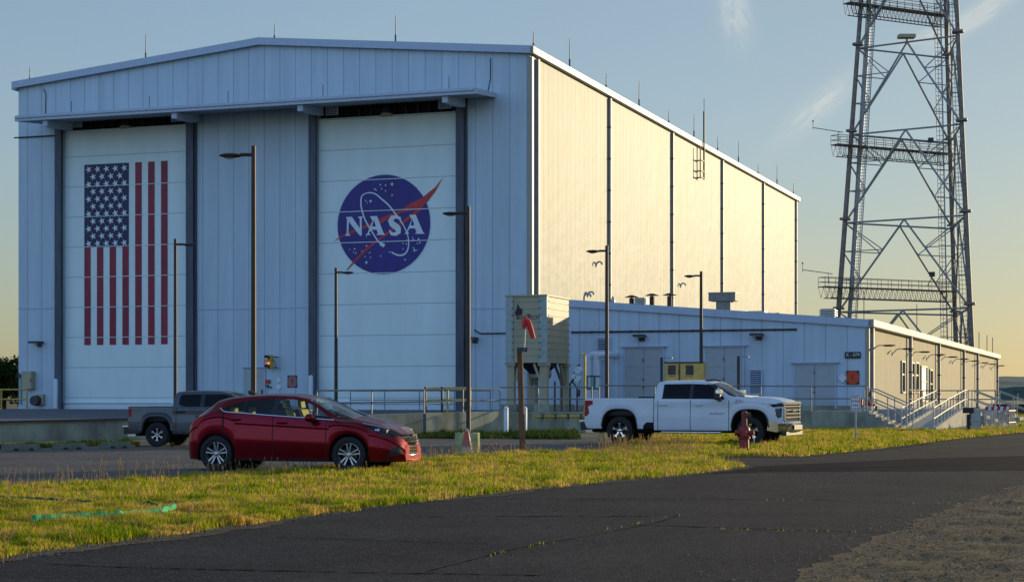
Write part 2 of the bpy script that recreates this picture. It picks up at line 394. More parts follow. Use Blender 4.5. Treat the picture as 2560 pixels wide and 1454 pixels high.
# doors
for di, (dd, zt, zo) in enumerate(((d1, dz1, op1), (d2, dz2, op2))):
    door = MB(); zb = Z0; pitch = 1.86; seams = []
    zs = [zb]; z = H(994, 108) if di == 0 else H(994, 103)
    while z < zt: zs.append(z); z += (1.84 if di == 0 else 1.79)
    zs.append(zt)
    for k in range(len(zs)-1):
        if zs[k+1]-zs[k] > .05: door.box(dd[0]+.04, dd[1]-.04, .16, .30, zs[k]+(.025 if k else 0), zs[k+1]-.0, 0)
    door.box(dd[0]+.04, dd[1]-.04, .18, .26, zb, zt-.02, 1)
    dob = door.build('hangar_door', ['door_panel', 'door_seam'], hangar, smooth=0)
    MB().box(dd[0]+.04, dd[1]-.04, .05, .155, zb, zb+.22).box(dd[0]+.1, dd[1]-.1, .02, .155, zb+.35, zb+.42).build('bottom_seal', 'paint_white', dob, smooth=0)
    hb = MB().box(dd[0], dd[1], .5, .6, zt-.6, zo+.3, 0)
    hb.box(dd[0]-.0, dd[1]+.0, .02, .5, zo-.35, zo-.0, 0)
    for k in range(12):
        x = dd[0]+(dd[1]-dd[0])*(k+.5)/12; hb.box(x-.04, x+.04, .30, .42, zt, zo-.35, 1)
    mid = (dd[0]+dd[1])/2; hb.cyl((mid, .1, zt+.02), (mid, .1, zt+.45), .28, .18, 10, 1).cyl((mid,.1,zt-.05),(mid,.1,zt+.08),.36,.36,10,2)
    hb.build('door_header', ['black_void', 'dark_metal', 'tan_metal'], hangar)
    for sx in (dd[0]+.95, dd[1]-.75):
        sg = MB().box(sx-.40, sx+.40, -.02, .015, zt+.16, zt+.62, 0)
        for r_ in range(4):
            zz = zt+.53-r_*.1
            if r_ == 1: sg.box(sx-.33, sx+.33, -.028, -.02, zz-.012, zz+.012, 1); continue
            for q in range(5): sg.box(sx-.32+q*.13, sx-.32+q*.13+.09, -.028, -.02, zz-.025, zz+.025, 1)
        sg.build('notice_plate', ['white_sign', 'ink'], hangar, smooth=0)
    for s, xx in ((-1, dd[0]), (1, dd[1])):
        j = MB().box(xx-(.42 if s < 0 else -.02), xx+(.02 if s < 0 else .50), -.30, .0, Z0, zo+.05)
        j.box(xx-(.34 if s < 0 else -.30), xx+(-.16 if s < 0 else .62), -.12, .0, Z0, zo+.05)
        j.build('door_track', 'slate_steel', hangar, smooth=0)
# painted flag: hung vertically, blue field top left
fd = W*0; yb = .150
fl = MB(); FL = lambda px, py: FP(px, py, .15)
x0 = FL(211, 500)[0]; x1 = FL(419, 500)[0]; zt_ = FL(315, 407)[1]; zb_ = FL(312, 861)[1]
cw = (x1-x0)/13.0
zc_ = FL(266, 617)[1]; xc = x0+7*cw
for k in range(13):
    if k % 2 == 0:
        a, b = x0+k*cw, x0+(k+1)*cw
        fl.box(a, b, yb-.012, yb, zb_, (zc_ if k < 7 else zt_), 1)
fl.box(x0, xc-.0, yb-.014, yb-.001, zc_, zt_, 0)
def star(cx, cz, r, rot=0, y=yb-.016, mb=None, m=2, npt=5, inner=.39):
    p = []
    for k in range(npt*2):
        a = math.pi/2+rot+k*math.pi/npt; q = r if k % 2 == 0 else r*inner; p.append((cx+q*math.cos(a), cz+q*math.sin(a)))
    mb.prism(p, y-.004, y, 'xz', m)
rows = 11
for r_ in range(rows):
    n_ = 5 if r_ % 2 == 0 else 4
    zz = zt_-(r_+.5)/rows*(zt_-zc_)*.985-.08
    for k in range(n_):
        xx = x0+(xc-x0)*((k+.5)/5 if n_ == 5 else (k+1)/5)
        star(xx, zz, .235, math.pi/10, mb=fl)
# the door joints cut through the paint
zz = H(994, 108)
while zz < zt_:
    if zz > zb_: fl.box(x0-.02, x1+.02, yb-.022, yb-.0165, zz-.014, zz+.020, 3)
    zz += 1.84
dobj = [o for o in bpy.data.objects if o.name.startswith('hangar_door')]
fl.build('flag', ['flag_blue', 'flag_red', 'paint_white', 'door_panel'], dobj[0], smooth=0)
# round emblem
em = MB(); EP = lambda px, py: FP(px, py, .15)
ecx, ecz = EP(959, 561); er = (EP(1075, 561)[0]-EP(843, 561)[0])/2
def disc(cx, cz, rx, rz_, y, m, n=64): em.prism([(cx+rx*math.cos(2*math.pi*i/n), cz+rz_*math.sin(2*math.pi*i/n)) for i in range(n)], y-.004, y, 'xz', m)
er_z = (EP(959, 437)[1]-EP(959, 685)[1])/2
disc(ecx, ecz, er+.07, er_z+.07, yb-.002, 1); disc(ecx, ecz, er, er_z, yb-.008, 0)
# zoom picture coordinates (780..1180 wide at 4.545x) to the wall plane
def Z(zx, zy): return EP(780+zx/4.545, 400+zy/4.545)
def poly_e(pts, y, m): em.prism([Z(*p) for p in pts][::-1], y-.004, y, 'xz', m)
def stroke(pts, w, y, m):
    q = [Z(*p) for p in pts]; n = len(q); ws = w if isinstance(w, list) else [w]*n; Lp = []; Rp = []
    for i in range(n):
        a = q[max(0, i-1)]; b = q[min(n-1, i+1)]; dx, dz = b[0]-a[0], b[1]-a[1]; l = math.hypot(dx, dz) or 1
        nx, nz_ = -dz/l*ws[i]/2, dx/l*ws[i]/2; Lp.append((q[i][0]+nx, q[i][1]+nz_)); Rp.append((q[i][0]-nx, q[i][1]-nz_))
    for i in range(n-1): em.add([(Lp[i][0],y,Lp[i][1]),(Rp[i][0],y,Rp[i][1]),(Rp[i+1][0],y,Rp[i+1][1]),(Lp[i+1][0],y,Lp[i+1][1])], [(0,1,2,3)], m)
# red chevron wing
poly_e([(245,925),(330,862),(430,808),(570,755),(700,700),(860,630),(1000,575),(1130,490),(1250,430),(1400,310),(1488,200),(1400,360),(1300,490),(1180,560),(1000,605),(860,675),(790,715),(700,740),(570,785),(440,838),(350,872)], yb-.016, 2)
poly_e([(395,1245),(470,1150),(600,1010),(740,905),(860,815),(1000,715),(1120,620),(1210,545),(1295,480),(1240,570),(1130,660),(1000,745),(880,835),(750,925),(610,1040),(490,1160),(400,1252)], yb-.0165, 2)
# letters: serif capitals
Lm = 1; ly_ = yb-.022
poly_e([(385,648),(455,645),(545,775),(545,668),(520,645),(585,640),(567,662),(567,858),(545,858),(420,700),(415,830),(440,860),(378,860),(397,832),(400,668)], ly_, Lm)
for ox in (0,):
    poly_e([(660,640),(740,635),(815,828),(835,850),(730,852),(752,832),(735,790),(668,792),(650,830),(668,852),(607,855),(632,832),(690,690)], ly_, Lm)
    poly_e([(1108,625),(1180,620),(1262,815),(1282,838),(1170,838),(1190,820),(1172,775),(1108,778),(1090,815),(1105,838),(1050,840),(1075,815),(1135,675)], ly_, Lm)
sp_ = [(1000,700),(960,648),(905,655),(885,690),(920,735),(975,765),(995,800),(965,840),(915,842),(880,800)]
stroke([(1012,705),(1000,662),(958,645),(915,655),(896,690),(912,725),(950,752),(982,782),(984,815),(950,842),(905,838),(880,795)], [.06,.16,.20,.28,.34,.36,.38,.36,.32,.22,.18,.06], ly_-.001, Lm)
poly_e([(704,680),(728,755),(684,755)], yb-.0265, 0); poly_e([(1141,672),(1164,742),(1122,742)], yb-.0265, 0)
# orbit
ob = [(825,975),(760,930),(700,840),(640,745),(590,640),(560,520),(562,430),(590,390),(650,372),(720,385),(790,440),(870,510),(950,610),(1010,690),(1060,780),(1095,880),(1100,960),(1085,1030),(1050,1070),(1000,1082),(950,1070),(905,1045)]
def smooth_pl(p, k=6):
    P = [np.array(q, float) for q in p]; o = []
    for i in range(len(P)-1):
        a, b, c, d = P[max(i-1, 0)], P[i], P[i+1], P[min(i+2, len(P)-1)]
        for j in range(k):
            t = j/k; o.append(tuple(.5*((2*b)+(-a+c)*t+(2*a-5*b+4*c-d)*t*t+(-a+3*b-3*c+d)*t**3)))
    o.append(tuple(P[-1])); return o
so_ = smooth_pl(ob); stroke(so_, [.20 if i < 5 else .055+.035*abs(math.sin(i/len(so_)*9)) for i in range(len(so_))], yb-.027, Lm)
for (sx, sy, sr) in [(812,218,.5),(778,281,.8),(838,287,.8),(912,275,1.4),(793,327,.7),(838,352,.7),(912,400,.8),(612,462,.7),(630,485,.6),(668,467,1.3),(430,1016,.6),(487,1010,.8),(475,1047,.6),(502,1057,.8),(570,1033,.6),(622,975,.8),(658,1052,.7),(606,1097,.6),(667,1106,.7),(620,1163,1.3),(783,1090,.7),(882,1045,.7),(1036,945,.7),(1076,952,.7),(1036,1010,.6),(1145,880,.6),(1152,906,.8),(1213,898,1.0),(1200,948,.7),(1229,937,.8),(1155,998,.7),(1167,1026,1.2),(1195,1024,.6),(1060,1132,.8),(1078,912,.6),(622,870,.5)]:
    cx, cz = Z(sx, sy); star(cx, cz, .085*sr, 0, yb-.026, em, 1, 4, .45)
stroke([(705,322),(735,348)], .05, yb-.026, Lm)
zz = H(994, 103)
while zz < ecz+er_z:
    if zz > ecz-er_z:
        hw = math.sqrt(max(0, 1-((zz-ecz)/er_z)**2))*er; em.box(ecx-hw, ecx+hw, yb-.034, yb-.030, zz-.014, zz+.024, 3)
    zz += 1.79
em.build('emblem', ['emblem_blue', 'paint_white', 'emblem_red', 'door_panel'], dobj[1], smooth=0)

# canopy over the doors
cz1 = FP(1236, 241)[1]; cx1 = FP(1237, 240)[0]
cp = MB(); CX0 = FP(40, 290, -3.2)[0]; cp.prism([(-3.1, cz1-.30), (-.01, cz1), (-.01, cz1+.10), (-3.1, cz1-.20)], CX0, cx1, 'yz')
cp.box(CX0, cx1, -3.22, -3.1, cz1-.36, cz1-.02); EPR = [(-3.22, cz1-.36), (0, cz1-.08), (0, cz1+.18), (-3.22, cz1-.04)]; cp.prism(EPR, cx1, cx1+.08, 'yz'); cp.prism(EPR, CX0-.08, CX0, 'yz')
can = cp.build('canopy', 'white_trim', hangar, smooth=0)
MB().box(CX0, cx1, -3.30, -3.22, cz1-.20, cz1-.02).build('canopy_gutter', 'white_trim', can, smooth=0, bevel=.03)
cr = MB(); k = CX0+.1
while k < cx1-.2: cr.prism([(-3.05, cz1-.35), (-.05, cz1-.055), (-.05, cz1-.005), (-3.05, cz1-.30)], k, k+.12, 'yz'); k += .3
cr.build('soffit_rib', 'roof_metal', can, smooth=0)
for px in (112, 435, 750, 1112):
    lx = FP(px, 300, -3.0)[0]; MB().prism([(-3.0, cz1-.36), (-.31, cz1-.08), (-.31, cz1-.58), (-1.2, cz1-.66), (-3.0, cz1-.70)], lx-.17, lx+.17, 'yz').build('canopy_bracket', 'white_trim', hangar, smooth=0)
for px in (246, 437, 630, 862, 1170):
    lx = FP(px, 250)[0]; MB().cyl((lx, -2.9, cz1-.2), (lx, -2.9, cz1+.7), .02, n=6).build('lightning_rod', 'dark_metal', hangar)
# down conductors and long conduits on the front
MB().tube([(FP(107, 240)[0]+.1, -.04, ztop(FP(107,240)[0])-.4), (FP(107,240)[0]+.25, -.04, ztop(-31)-.8), (FP(107,240)[0]+.2, -.04, cz1+.2)], .025).build('conductor_cable', 'dark_metal', hangar)
MB().tube([(cx1-.25, -.04, ztop(-2.3)-.4), (cx1-.25, -.04, cz1+1.0), (cx1-.42, -.04, cz1+.2)], .025).build('conductor_cable', 'dark_metal', hangar)
q = MB(); a = FP(37, 345); b = FP(150, 323); q.tube([(a[0], -.06, a[1]), (b[0], -.06, a[1])], .045)
q.build('conduit', 'dark_metal', hangar)
q = MB(); a = FP(1185, 824, -.1); b = FP(1215, 833, -.1); q.tube([(a[0], -.07, a[1]), (a[0]+.35, -.07, b[1]), (-.05, -.07, b[1])], .04); q.build('conduit', 'dark_metal', hangar)
# personnel door between the big doors
pa = FP(612, 922); pb = FP(661, 1019)
pd = MB().box(pa[0], pb[0], -.05, -.004, Z0, pa[1]).build('entry_door', 'door_grey', hangar, smooth=0)
MB().box(pa[0]-.08, pa[0], -.07, -.002, Z0, pa[1]+.08).box(pb[0], pb[0]+.08, -.07, -.002, Z0, pa[1]+.08).box(pa[0]-.15, pb[0]+.15, -.12, -.002, pa[1]+.08, pa[1]+.13).build('door_frame', 'white_trim', pd, smooth=0)
MB().box(pb[0]-.16, pb[0]-.08, -.09, -.05, Z0+.9, Z0+1.15).build('handle', 'dark_metal', pd, smooth=0)
# bracket mast on the eave
bm = MB(); yy = SP(1745, 350)[0]; bm.beam((.40, yy+.3, zE-2.6), (.40, yy+.3, zE+2.6), .12); bm.beam((.40, yy-.9, zE-2.6), (.40, yy-.9, zE-.3), .08)
for z in (-2.5, -2.0, -1.2): bm.beam((.40, yy-.9, zE+z), (.40, yy+.3, zE+z), .09); bm.beam((.03, yy-.3, zE+z), (.40, yy-.3, zE+z), .09)
bm.cyl((.40, yy+.3, zE+2.6), (.40, yy+.3, zE+3.6), .02, n=6)
bm.build('mast_bracket', 'bronze', hangar)
# hooded vents on the side wall
for px, py in ((1489, 658), (1700, 711), (1468, 733)):
    ly, z = SP(px, py); MB().tube([(.05, ly, z-.22)]+[(.24-.19*math.cos(a), ly, z-.1+.19*math.sin(a)) for a in np.linspace(0, math.pi, 9)], .055, 10).build('vent_hood', 'galv', hangar)

# ================================================================== ANNEX
annex = thing('annex', 'low flat annex wing with sloping parapet, double doors and sunlit right wall', 'building', (*C0, 0), ROT)
AX = FP(2168, 800)[0]; AD = SP(2492, 900, AX)[0]
az0 = FP(1425, 757)[1]; az1 = FP(2168, 807)[1]
def ar(lx): x0_ = FP(1425, 750)[0]; return az0+(az1-az0)*(lx-x0_)/(AX-x0_)
def awall(x0, x1, z0): aw.prism([(x0, z0), (x1, z0), (x1, ar(x1)), (x0, ar(x0))], .05, .30, 'xz')
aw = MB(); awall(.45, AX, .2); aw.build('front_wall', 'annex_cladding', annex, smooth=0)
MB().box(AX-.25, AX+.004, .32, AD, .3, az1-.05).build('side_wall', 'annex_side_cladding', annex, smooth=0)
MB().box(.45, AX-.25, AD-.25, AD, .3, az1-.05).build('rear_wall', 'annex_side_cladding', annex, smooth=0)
MB().prism([(.45, ar(.45)-.02), (AX+.15, ar(AX)-.02), (AX+.15, ar(AX)+.12), (.45, ar(.45)+.12)], .06, AD+.2, 'xz').build('roof', 'roof_metal', annex, smooth=0)
MB().prism([(.45, ar(.45)-.22), (AX+.2, ar(AX)-.22), (AX+.2, ar(AX)+.18), (.45, ar(.45)+.18)], -.12, .04, 'xz').build('fascia', 'white_trim', annex, smooth=0)
MB().box(AX+.02, AX+.36, -.12, AD+.25, az1-.22, az1+.20).build('gutter', 'side_trim', annex, smooth=0, bevel=.05)
MB().box(AX-.10, AX+.10, .0, .30, .6, az1-.25).build('corner_trim', 'side_trim', annex, smooth=0)
MB().box(AX+.02, AX+.26, .55, .85, .5, az1-.25).build('downspout', 'grey_pilaster', annex, smooth=0)
for px in (2268, 2340, 2403, 2438, 2488):
    y = SP(px, 900, AX)[0]; p = MB().box(AX+.11, AX+.30, y-.12, y+.12, .2, az1-.22).build('downspout', 'grey_pilaster', annex, smooth=0)
    for k in range(3): MB().box(AX+.09, AX+.33, y-.14, y-.125, 1.6+k*1.3, 1.68+k*1.3).build('clamp', 'dark_metal', p, smooth=0)
MB().box(AX+.006, AX+.10, .3, AD, .0, .95).build('plinth', 'concrete_pale', annex, smooth=0)
MB().box(.45, AX+.05, -.03, .04, .0, .98).build('plinth', 'concrete', annex, smooth=0)
a = FP(1430, 830); b = FP(1990, 822)
cn = MB().tube([(a[0], -.02, a[1]), (b[0], -.02, a[1])], .05); 
for k in range(12): x = a[0]+(b[0]-a[0])*k/11; cn.box(x-.03, x+.03, -.02, .05, a[1]-.07, a[1]+.07)
cn.build('conduit', 'dark_metal', annex)
def dbl_door(xl, xr, yt, yb_, split=None, mats='door_grey'):
    (xa, zt2), (xb, zb2) = FP(xl, yt), FP(xr, yb_)
    d = MB().box(xa, (xa+xb)/2-.015, -.01, .045, zb2, zt2).box((xa+xb)/2+.015, xb, -.01, .045, zb2, zt2)
    if split: zs2 = FP(xl, split)[1]; d.box(xa, xb, -.03, -.011, zs2-.02, zs2+.05)
    o = d.build('double_door', mats, annex, smooth=0)
    MB().box(xa-.09, xa-.003, -.04, .045, zb2, zt2+.09).box(xb+.003, xb+.09, -.04, .045, zb2, zt2+.09).box(xa-.22, xb+.25, -.16, .045, zt2+.095, zt2+.15).box(xa, xb, -.04, .045, zt2+.003, zt2+.09).build('door_frame', 'white_trim', o, smooth=0)
    hm = MB()
    for k in (.35, .48, .8): hm.box((xa+xb)/2-.06, (xa+xb)/2-.01, -.07, -.012, zb2+(zt2-zb2)*k, zb2+(zt2-zb2)*k+.10)
    hm.build('handle', 'dark_metal', o, smooth=0)
    return o
Zb = FP(1700, 1022)[1]
dbl_door(1563, 1657, 872, 1022, 915); dbl_door(1765, 1857, 870, 1022, 915); dbl_door(1988, 2087, 912, 1021)
def louver(xl, xr, yt, yb_):
    (xa, zt2), (xb, zb2) = FP(xl, yt), FP(xr, yb_); d = MB().box(xa, xb, .0, .045, zb2, zt2, 1)
    n_ = max(4, int((zt2-zb2)/.11))
    for k in range(n_): z = zb2+(zt2-zb2)*(k+.5)/n_; d.add([(xa,-.055,z-.045),(xb,-.055,z-.045),(xb,.0,z+.02),(xa,.0,z+.02),(xa,-.055,z-.03),(xb,-.055,z-.03)], [(0,1,2,3),(4,5,2,3)], 0)
    d.box(xa-.08, xa, -.06, .04, zb2-.08, zt2+.08, 0).box(xb, xb+.08, -.06, .04, zb2-.08, zt2+.08, 0).box(xa, xb, -.06, .04, zt2, zt2+.08, 0).box(xa, xb, -.06, .04, zb2-.08, zb2, 0)
    d.build('louver', ['white_trim', 'black_void'], annex, smooth=0)
louver(1495, 1524, 847, 876); louver(1876, 1903, 926, 983)
# roof ventilators
def rv(px, py, parts, ly=2.0, name='roof_vent'):
    lx, z = FP(px, py, ly); o = MB(); parts(o, lx, ly, ar(lx)); o.build(name, ['galv', 'side_trim', 'bronze', 'box_grey'], annex)
def pipecap(o, x, y, z, hh=1.0, m=2): o.cyl((x,y,z), (x,y,z+hh), .14, n=10, m=m).cyl((x,y,z), (x,y,z+.25), .28, .15, 10, m).cyl((x,y,z+hh+.05), (x,y,z+hh+.17), .42, .1, 12, m).cyl((x,y,z+hh-.1),(x,y,z+hh+.06),.05,n=5,m=m)
def louverbox(o, x, y, z, w=.95, hh=.85, d=.9):
    for k in range(4): zz = z+.15+k*hh/4; o.box(x-w/2-.04, x+w/2+.04, y-d/2-.04, y+d/2+.04, zz, zz+hh/4*.55, 0); o.box(x-w/2+.03, x+w/2-.03, y-d/2+.03, y+d/2-.03, zz+hh/4*.55, zz+hh/4, 1)
    o.box(x-w/2+.06, x+w/2-.06, y-d/2+.06, y+d/2-.06, z, z+.15, 1)
def goose(o, x, y, z): o.tube([(x-.2,y,z)]+[(x-.2*math.cos(a),y,z+.45+.2*math.sin(a)) for a in np.linspace(0, math.pi, 9)], .06, 10)
rv(1469, 740, goose); rv(1579, 750, lambda o, x, y, z: pipecap(o, x, y, z, .55)); rv(1603, 750, lambda o, x, y, z: louverbox(o, x, y, z, .62, .46, .6))
rv(1630, 750, lambda o, x, y, z: pipecap(o, x, y, z, .72)); rv(1674, 750, lambda o, x, y, z: pipecap(o, x, y, z, .80))
def bigbox(o, x, y, z):
    o.box(x-.40, x+.40, y-.4, y+.4, z-.1, z+.72, 3); o.box(x-.78, x+.70, y-.55, y+.55, z+.72, z+1.14, 3)
    for k in range(4): o.box(x-.78+k*.36, x-.76+k*.36, y-.575, y-.555, z+.72, z+1.14, 1)
    o.box(x-.80, x+.72, y-.58, y+.58, z+1.14, z+1.19, 1)
rv(1812, 750, bigbox); rv(1895, 770, lambda o, x, y, z: o.box(x-.45, x+.45, y-.4, y+.4, z, z+.3)); rv(1943, 775, lambda o, x, y, z: o.tube([(x-.12,y,z),(x-.1,y,z+.25),(x+.1,y,z+.25),(x+.12,y,z+.1)], .05))
rv(2071, 780, lambda o, x, y, z: louverbox(o, x, y, z, .78, .52, .7)); rv(1532, 745, lambda o, x, y, z: o.lathe([(.12,0),(.14,.3),(.06,.55),(.01,.6)], (x,y,z), n=10))
for px in (2140, 2187, 2226, 2260): lx = FP(px, 800, 9)[0]; MB().cyl((min(lx,AX), 12+ (px-2140)*.35, az1+.1), (min(lx,AX), 12+(px-2140)*.35, az1+2.4), .022, n=6).build('lightning_rod', 'dark_metal', annex)
for px in (2398, 2412, 2446, 2466, 2480): y = SP(px, 880, AX)[0]; MB().cyl((AX+.05, y, az1+.1), (AX+.05, y, az1+1.7), .03, n=6).build('lightning_rod', 'dark_metal', annex)
# windows and door on the lit side
def swin(xl, xr, yt, yb_, name='window', m='glass_dark'):
    (ya, zt2), (yb2, zb2) = SP(xl, yt, AX), SP(xr, yb_, AX)
    o = MB().box(AX+.0, AX+.02, ya, yb2, zb2, zt2).build(name, m, annex, smooth=0)
    f_ = MB().box(AX, AX+.10, ya-.12, ya, zb2-.1, zt2+.1).box(AX, AX+.10, yb2, yb2+.12, zb2-.1, zt2+.1).box(AX, AX+.10, ya, yb2, zt2, zt2+.1).box(AX, AX+.14, ya, yb2, zb2-.1, zb2)
    f_.box(AX+.02, AX+.06, ya, yb2, (zb2+zt2)/2+.1, (zb2+zt2)/2+.2); f_.build('frame', 'side_trim', o, smooth=0)
swin(2252, 2259, 905, 978); swin(2275, 2283, 908, 978); swin(2286, 2294, 908, 978); swin(2301, 2315, 917, 1000, 'entry_door', 'paint_white')
swin(2323, 2329, 926, 1003, 'window')

# ---- lamps and signs on the walls
WLG = 'arm lamps along the sunlit annex wall'
wl0 = None
def wall_arm(name_label, lx, ly, z):
    t = thing('wall_lamp', name_label, 'lamp', (*L2W(lx, ly), z), ROT, WLG)
    MB().tube([(.0,0,-.30), (.16,0,-.10), (.3,0,0), (.5,0,.01)], .028, 8).build('arm', 'grey_pilaster', t)
    MB().sphere((.85,0,.0), .10, 12, sc=(3.8,1.2,.5)).box(.65, 1.1, -.10, .10, -.055, -.015).build('lamp_head', 'bronze', t)
    MB().box(-.02, .05, -.08, .08, -.38, -.22).build('wall_plate', 'grey_pilaster', t, smooth=0)
    return t
ords = ['first', 'second', 'third', 'fourth', 'fifth', 'sixth', 'seventh', 'eighth', 'ninth', 'last']
for i, (px, py) in enumerate(((2180, 846), (2230, 856), (2275, 865), (2316, 875), (2350, 883), (2380, 889), (2409, 895), (2435, 902), (2456, 908), (2478, 913))):
    ly, z = SP(px, py, AX); z = 4.15+ .02*i
    lab = '%s arm lamp from the annex front corner on the sunlit wall' % ords[i]
    if i == 0: wl0 = wall_arm(lab, AX+.02, ly, z)
    else: dup(wl0, (*L2W(AX+.02, ly), z), None, lab)
def bar_lamp(px, py, label, w=.9):
    lx, z = FP(px, py); t = thing('wall_light', label, 'light', (*L2W(lx, .04), z), ROT, 'flat dark lights on the shaded walls')
    MB().box(-w/2, w/2, -.75, -.05, -.02, .10).build('lamp_housing', 'dark_metal', t, smooth=0, bevel=.03)
    MB().box(-w/2+.05, w/2-.05, -.7, -.1, -.05, -.021).build('lens', 'galv', t, smooth=0)
    MB().box(-.12, .2, -.06, -.0, -.25, .1).build('bracket', 'dark_metal', t, smooth=0)
bar_lamp(1603, 841, 'flat dark light above the left pale double doors of the annex', .6)
bar_lamp(1895, 838, 'flat dark light on the annex wall above the tall louver', .65)
bar_lamp(98, 857, 'flat dark light on the far left bay of the hangar wall', .7)
bar_lamp(1186, 847, 'small dark light beside the right hangar door track', .5)
def sign(px, py, w, h_, label, parts, cat='sign', name='sign', off=-.01):
    lx, z = FP(px, py); t = thing(name, label, cat, (*L2W(lx, off), z), ROT); parts(t, w, h_); return t
def xsign(t, w, h_):
    MB().box(-w/2, w/2, -.03, 0, -h_/2, h_/2).build('board', 'ink', t, smooth=0)
    text_mesh('X - 079', h_*.75, 'lettering', 'white_sign', t, (0, -.034, 0), (R(90), 0, 0), .002, .95)
sign(2132, 887, .83, .33, 'black number board with white characters near the annex corner', xsign)
def one(col):
    def f(t, w, h_):
        MB().box(-w/2, w/2, -.02, 0, -h_/2, h_/2).build('board', 'ink', t, smooth=0)
        c = .26*w; P = [(-w/2+c,-h_/2+.02),(w/2-c,-h_/2+.02),(w/2-.02,-h_/2+c),(w/2-.02,h_/2-c),(w/2-c,h_/2-.02),(-w/2+c,h_/2-.02),(-w/2+.02,h_/2-c),(-w/2+.02,-h_/2+c)]
        MB().prism(P, -.028, -.0205, 'xz').build('octagon', col, t, smooth=0)
        text_mesh('1', h_*.6, 'numeral', 'ink', t, (0, -.031, 0), (R(90), 0, 0), .002, 1.0)
    return f
sign(2132, 943, .66, .72, 'bright orange octagon on a black square bearing the numeral one', one('orange_paint'))
sign(731, 953, .62, .72, 'faded pink octagon on a black square bearing the numeral one', one('faded_orange'))
def dia(t, w, h_):
    MB().prism([(0,-h_/2),(w/2,0),(0,h_/2),(-w/2,0)], -.015, 0, 'xz').build('board', 'white_trim', t, smooth=0)
    MB().prism([(0,-h_/2+.04),(w/2-.04,0),(0,h_/2-.04),(-w/2+.04,0)], -.022, -.016, 'xz').build('face', 'white_sign', t, smooth=0)
sign(697, 949, .42, .42, 'upper pale diamond placard between the red box and faded octagon sign', dia)
sign(697, 966, .46, .46, 'lower pale diamond placard just above the red car roof', dia)
sign(2106, 944, .55, .6, 'pale diamond placard left of the bright orange octagon', dia)
def rb(t, w, h_): MB().box(-w/2, w/2, -.14, 0, -h_/2, h_/2).build('box', 'red_paint', t, smooth=0, bevel=.01); MB().box(-w/2+.04, w/2-.04, -.15, -.141, -.04, .04).build('label_strip', 'orange_paint', t, smooth=0)
sign(671, 953, .27, .22, 'small red alarm box beside the hangar entry door', rb, 'alarm box', 'alarm_box')
def sb(t, w, h_): MB().box(-.14, -.02, -.1, 0, -.05, .08).box(.03, .18, -.1, 0, -.10, -.02).build('switches', 'ink', t, smooth=0, bevel=.01); MB().cyl((-.08,-.05,-.06),(-.08,-.05,-.9),.012,n=6).build('conduit','galv',t)
sign(673, 965, .3, .2, 'two tiny black switches under the red alarm box', sb, 'switch', 'wall_switch')
# traffic signal
lx, z = FP(684, 905); tl = thing('traffic_signal', 'yellow three lamp traffic signal with its middle amber lamp lit', 'traffic light', (*L2W(lx, -.45), z), ROT+R(-25))
MB().box(-.14, .14, -.1, .15, -.42, .42).build('housing', 'yellow_paint', tl, smooth=0, bevel=.03)
mat('amber_lit', (.9, .25, .02), .4, var=0, emit=(1.0, .22, .02), es=2.2); mat('lens_dark', (.05, .008, .006), .3, var=0)
for k, mm in ((.27, 'lens_dark'), (0, 'amber_lit'), (-.27, 'lens_dark')):
    le = MB().lathe([(.001,-.15),(.07,-.14),(.115,-.105)], (0,0,k), 'y', 16).build('lens', mm, tl)
    vs = MB()
    for a in range(8):
        t0, t1 = math.pi*(a/8*1.1-.05), math.pi*((a+1)/8*1.1-.05)
        vs.add([(.13*math.cos(t0),-.1,k+.13*math.sin(t0)),(.13*math.cos(t1),-.1,k+.13*math.sin(t1)),(.13*math.cos(t1),-.33,k+.13*math.sin(t1)),(.13*math.cos(t0),-.33,k+.13*math.sin(t0))], [(0,1,2,3)])
    vs.build('visor', 'yellow_paint' if k == 0 else 'hydrant_rust', tl)
MB().beam((.05,.15,.3),(.25,.42,.3),.06).beam((.05,.15,-.32),(.25,.42,-.32),.06).tube([(.12,.1,.15),(.3,.1,0),(.34,.15,-.15),(.2,.2,-.32)],.02).build('bracket', 'dark_metal', tl)
# electric boxes on the far left bay
lx, z = FP(76, 950); t = thing('junction_box', 'weathered grey green cabinet on the far left hangar wall', 'electric box', (*L2W(lx, -.3), z), ROT)
MB().box(-.36, .36, -.15, .3, -.55, .55).build('cabinet', 'tan_metal', t, smooth=0, bevel=.03); MB().box(.30, .34, -.18, -.15, -.1, .1).build('latch', 'dark_metal', t, smooth=0)
MB().tube([(-.36,.1,.35),(-.6,.1,.3),(-.8,.15,.45),(-.95,.2,.32)], .05).tube([(-.36,.1,.25),(-.7,.1,.2),(-.98,.2,.25)], .04).tube([(-.8,.2,.2),(-.8,.2,-1.5)], .025).tube([(-.6,.2,.2),(-.6,.2,-1.5)], .025).build('conduits', 'dark_metal', t)
lx, z = FP(98, 1000); t = thing('wall_fan', 'round dark ventilator with square flange low on the left hangar wall', 'ventilator', (*L2W(lx, -.1), z), ROT)
MB().box(-.1, .42, -.12, .1, -.28, .38).build('flange', 'tan_metal', t, smooth=0, bevel=.02); MB().cyl((-.02,-.45,-.02),(-.02,-.12,-.02),.30,.33,20).build('drum', 'dark_metal', t)
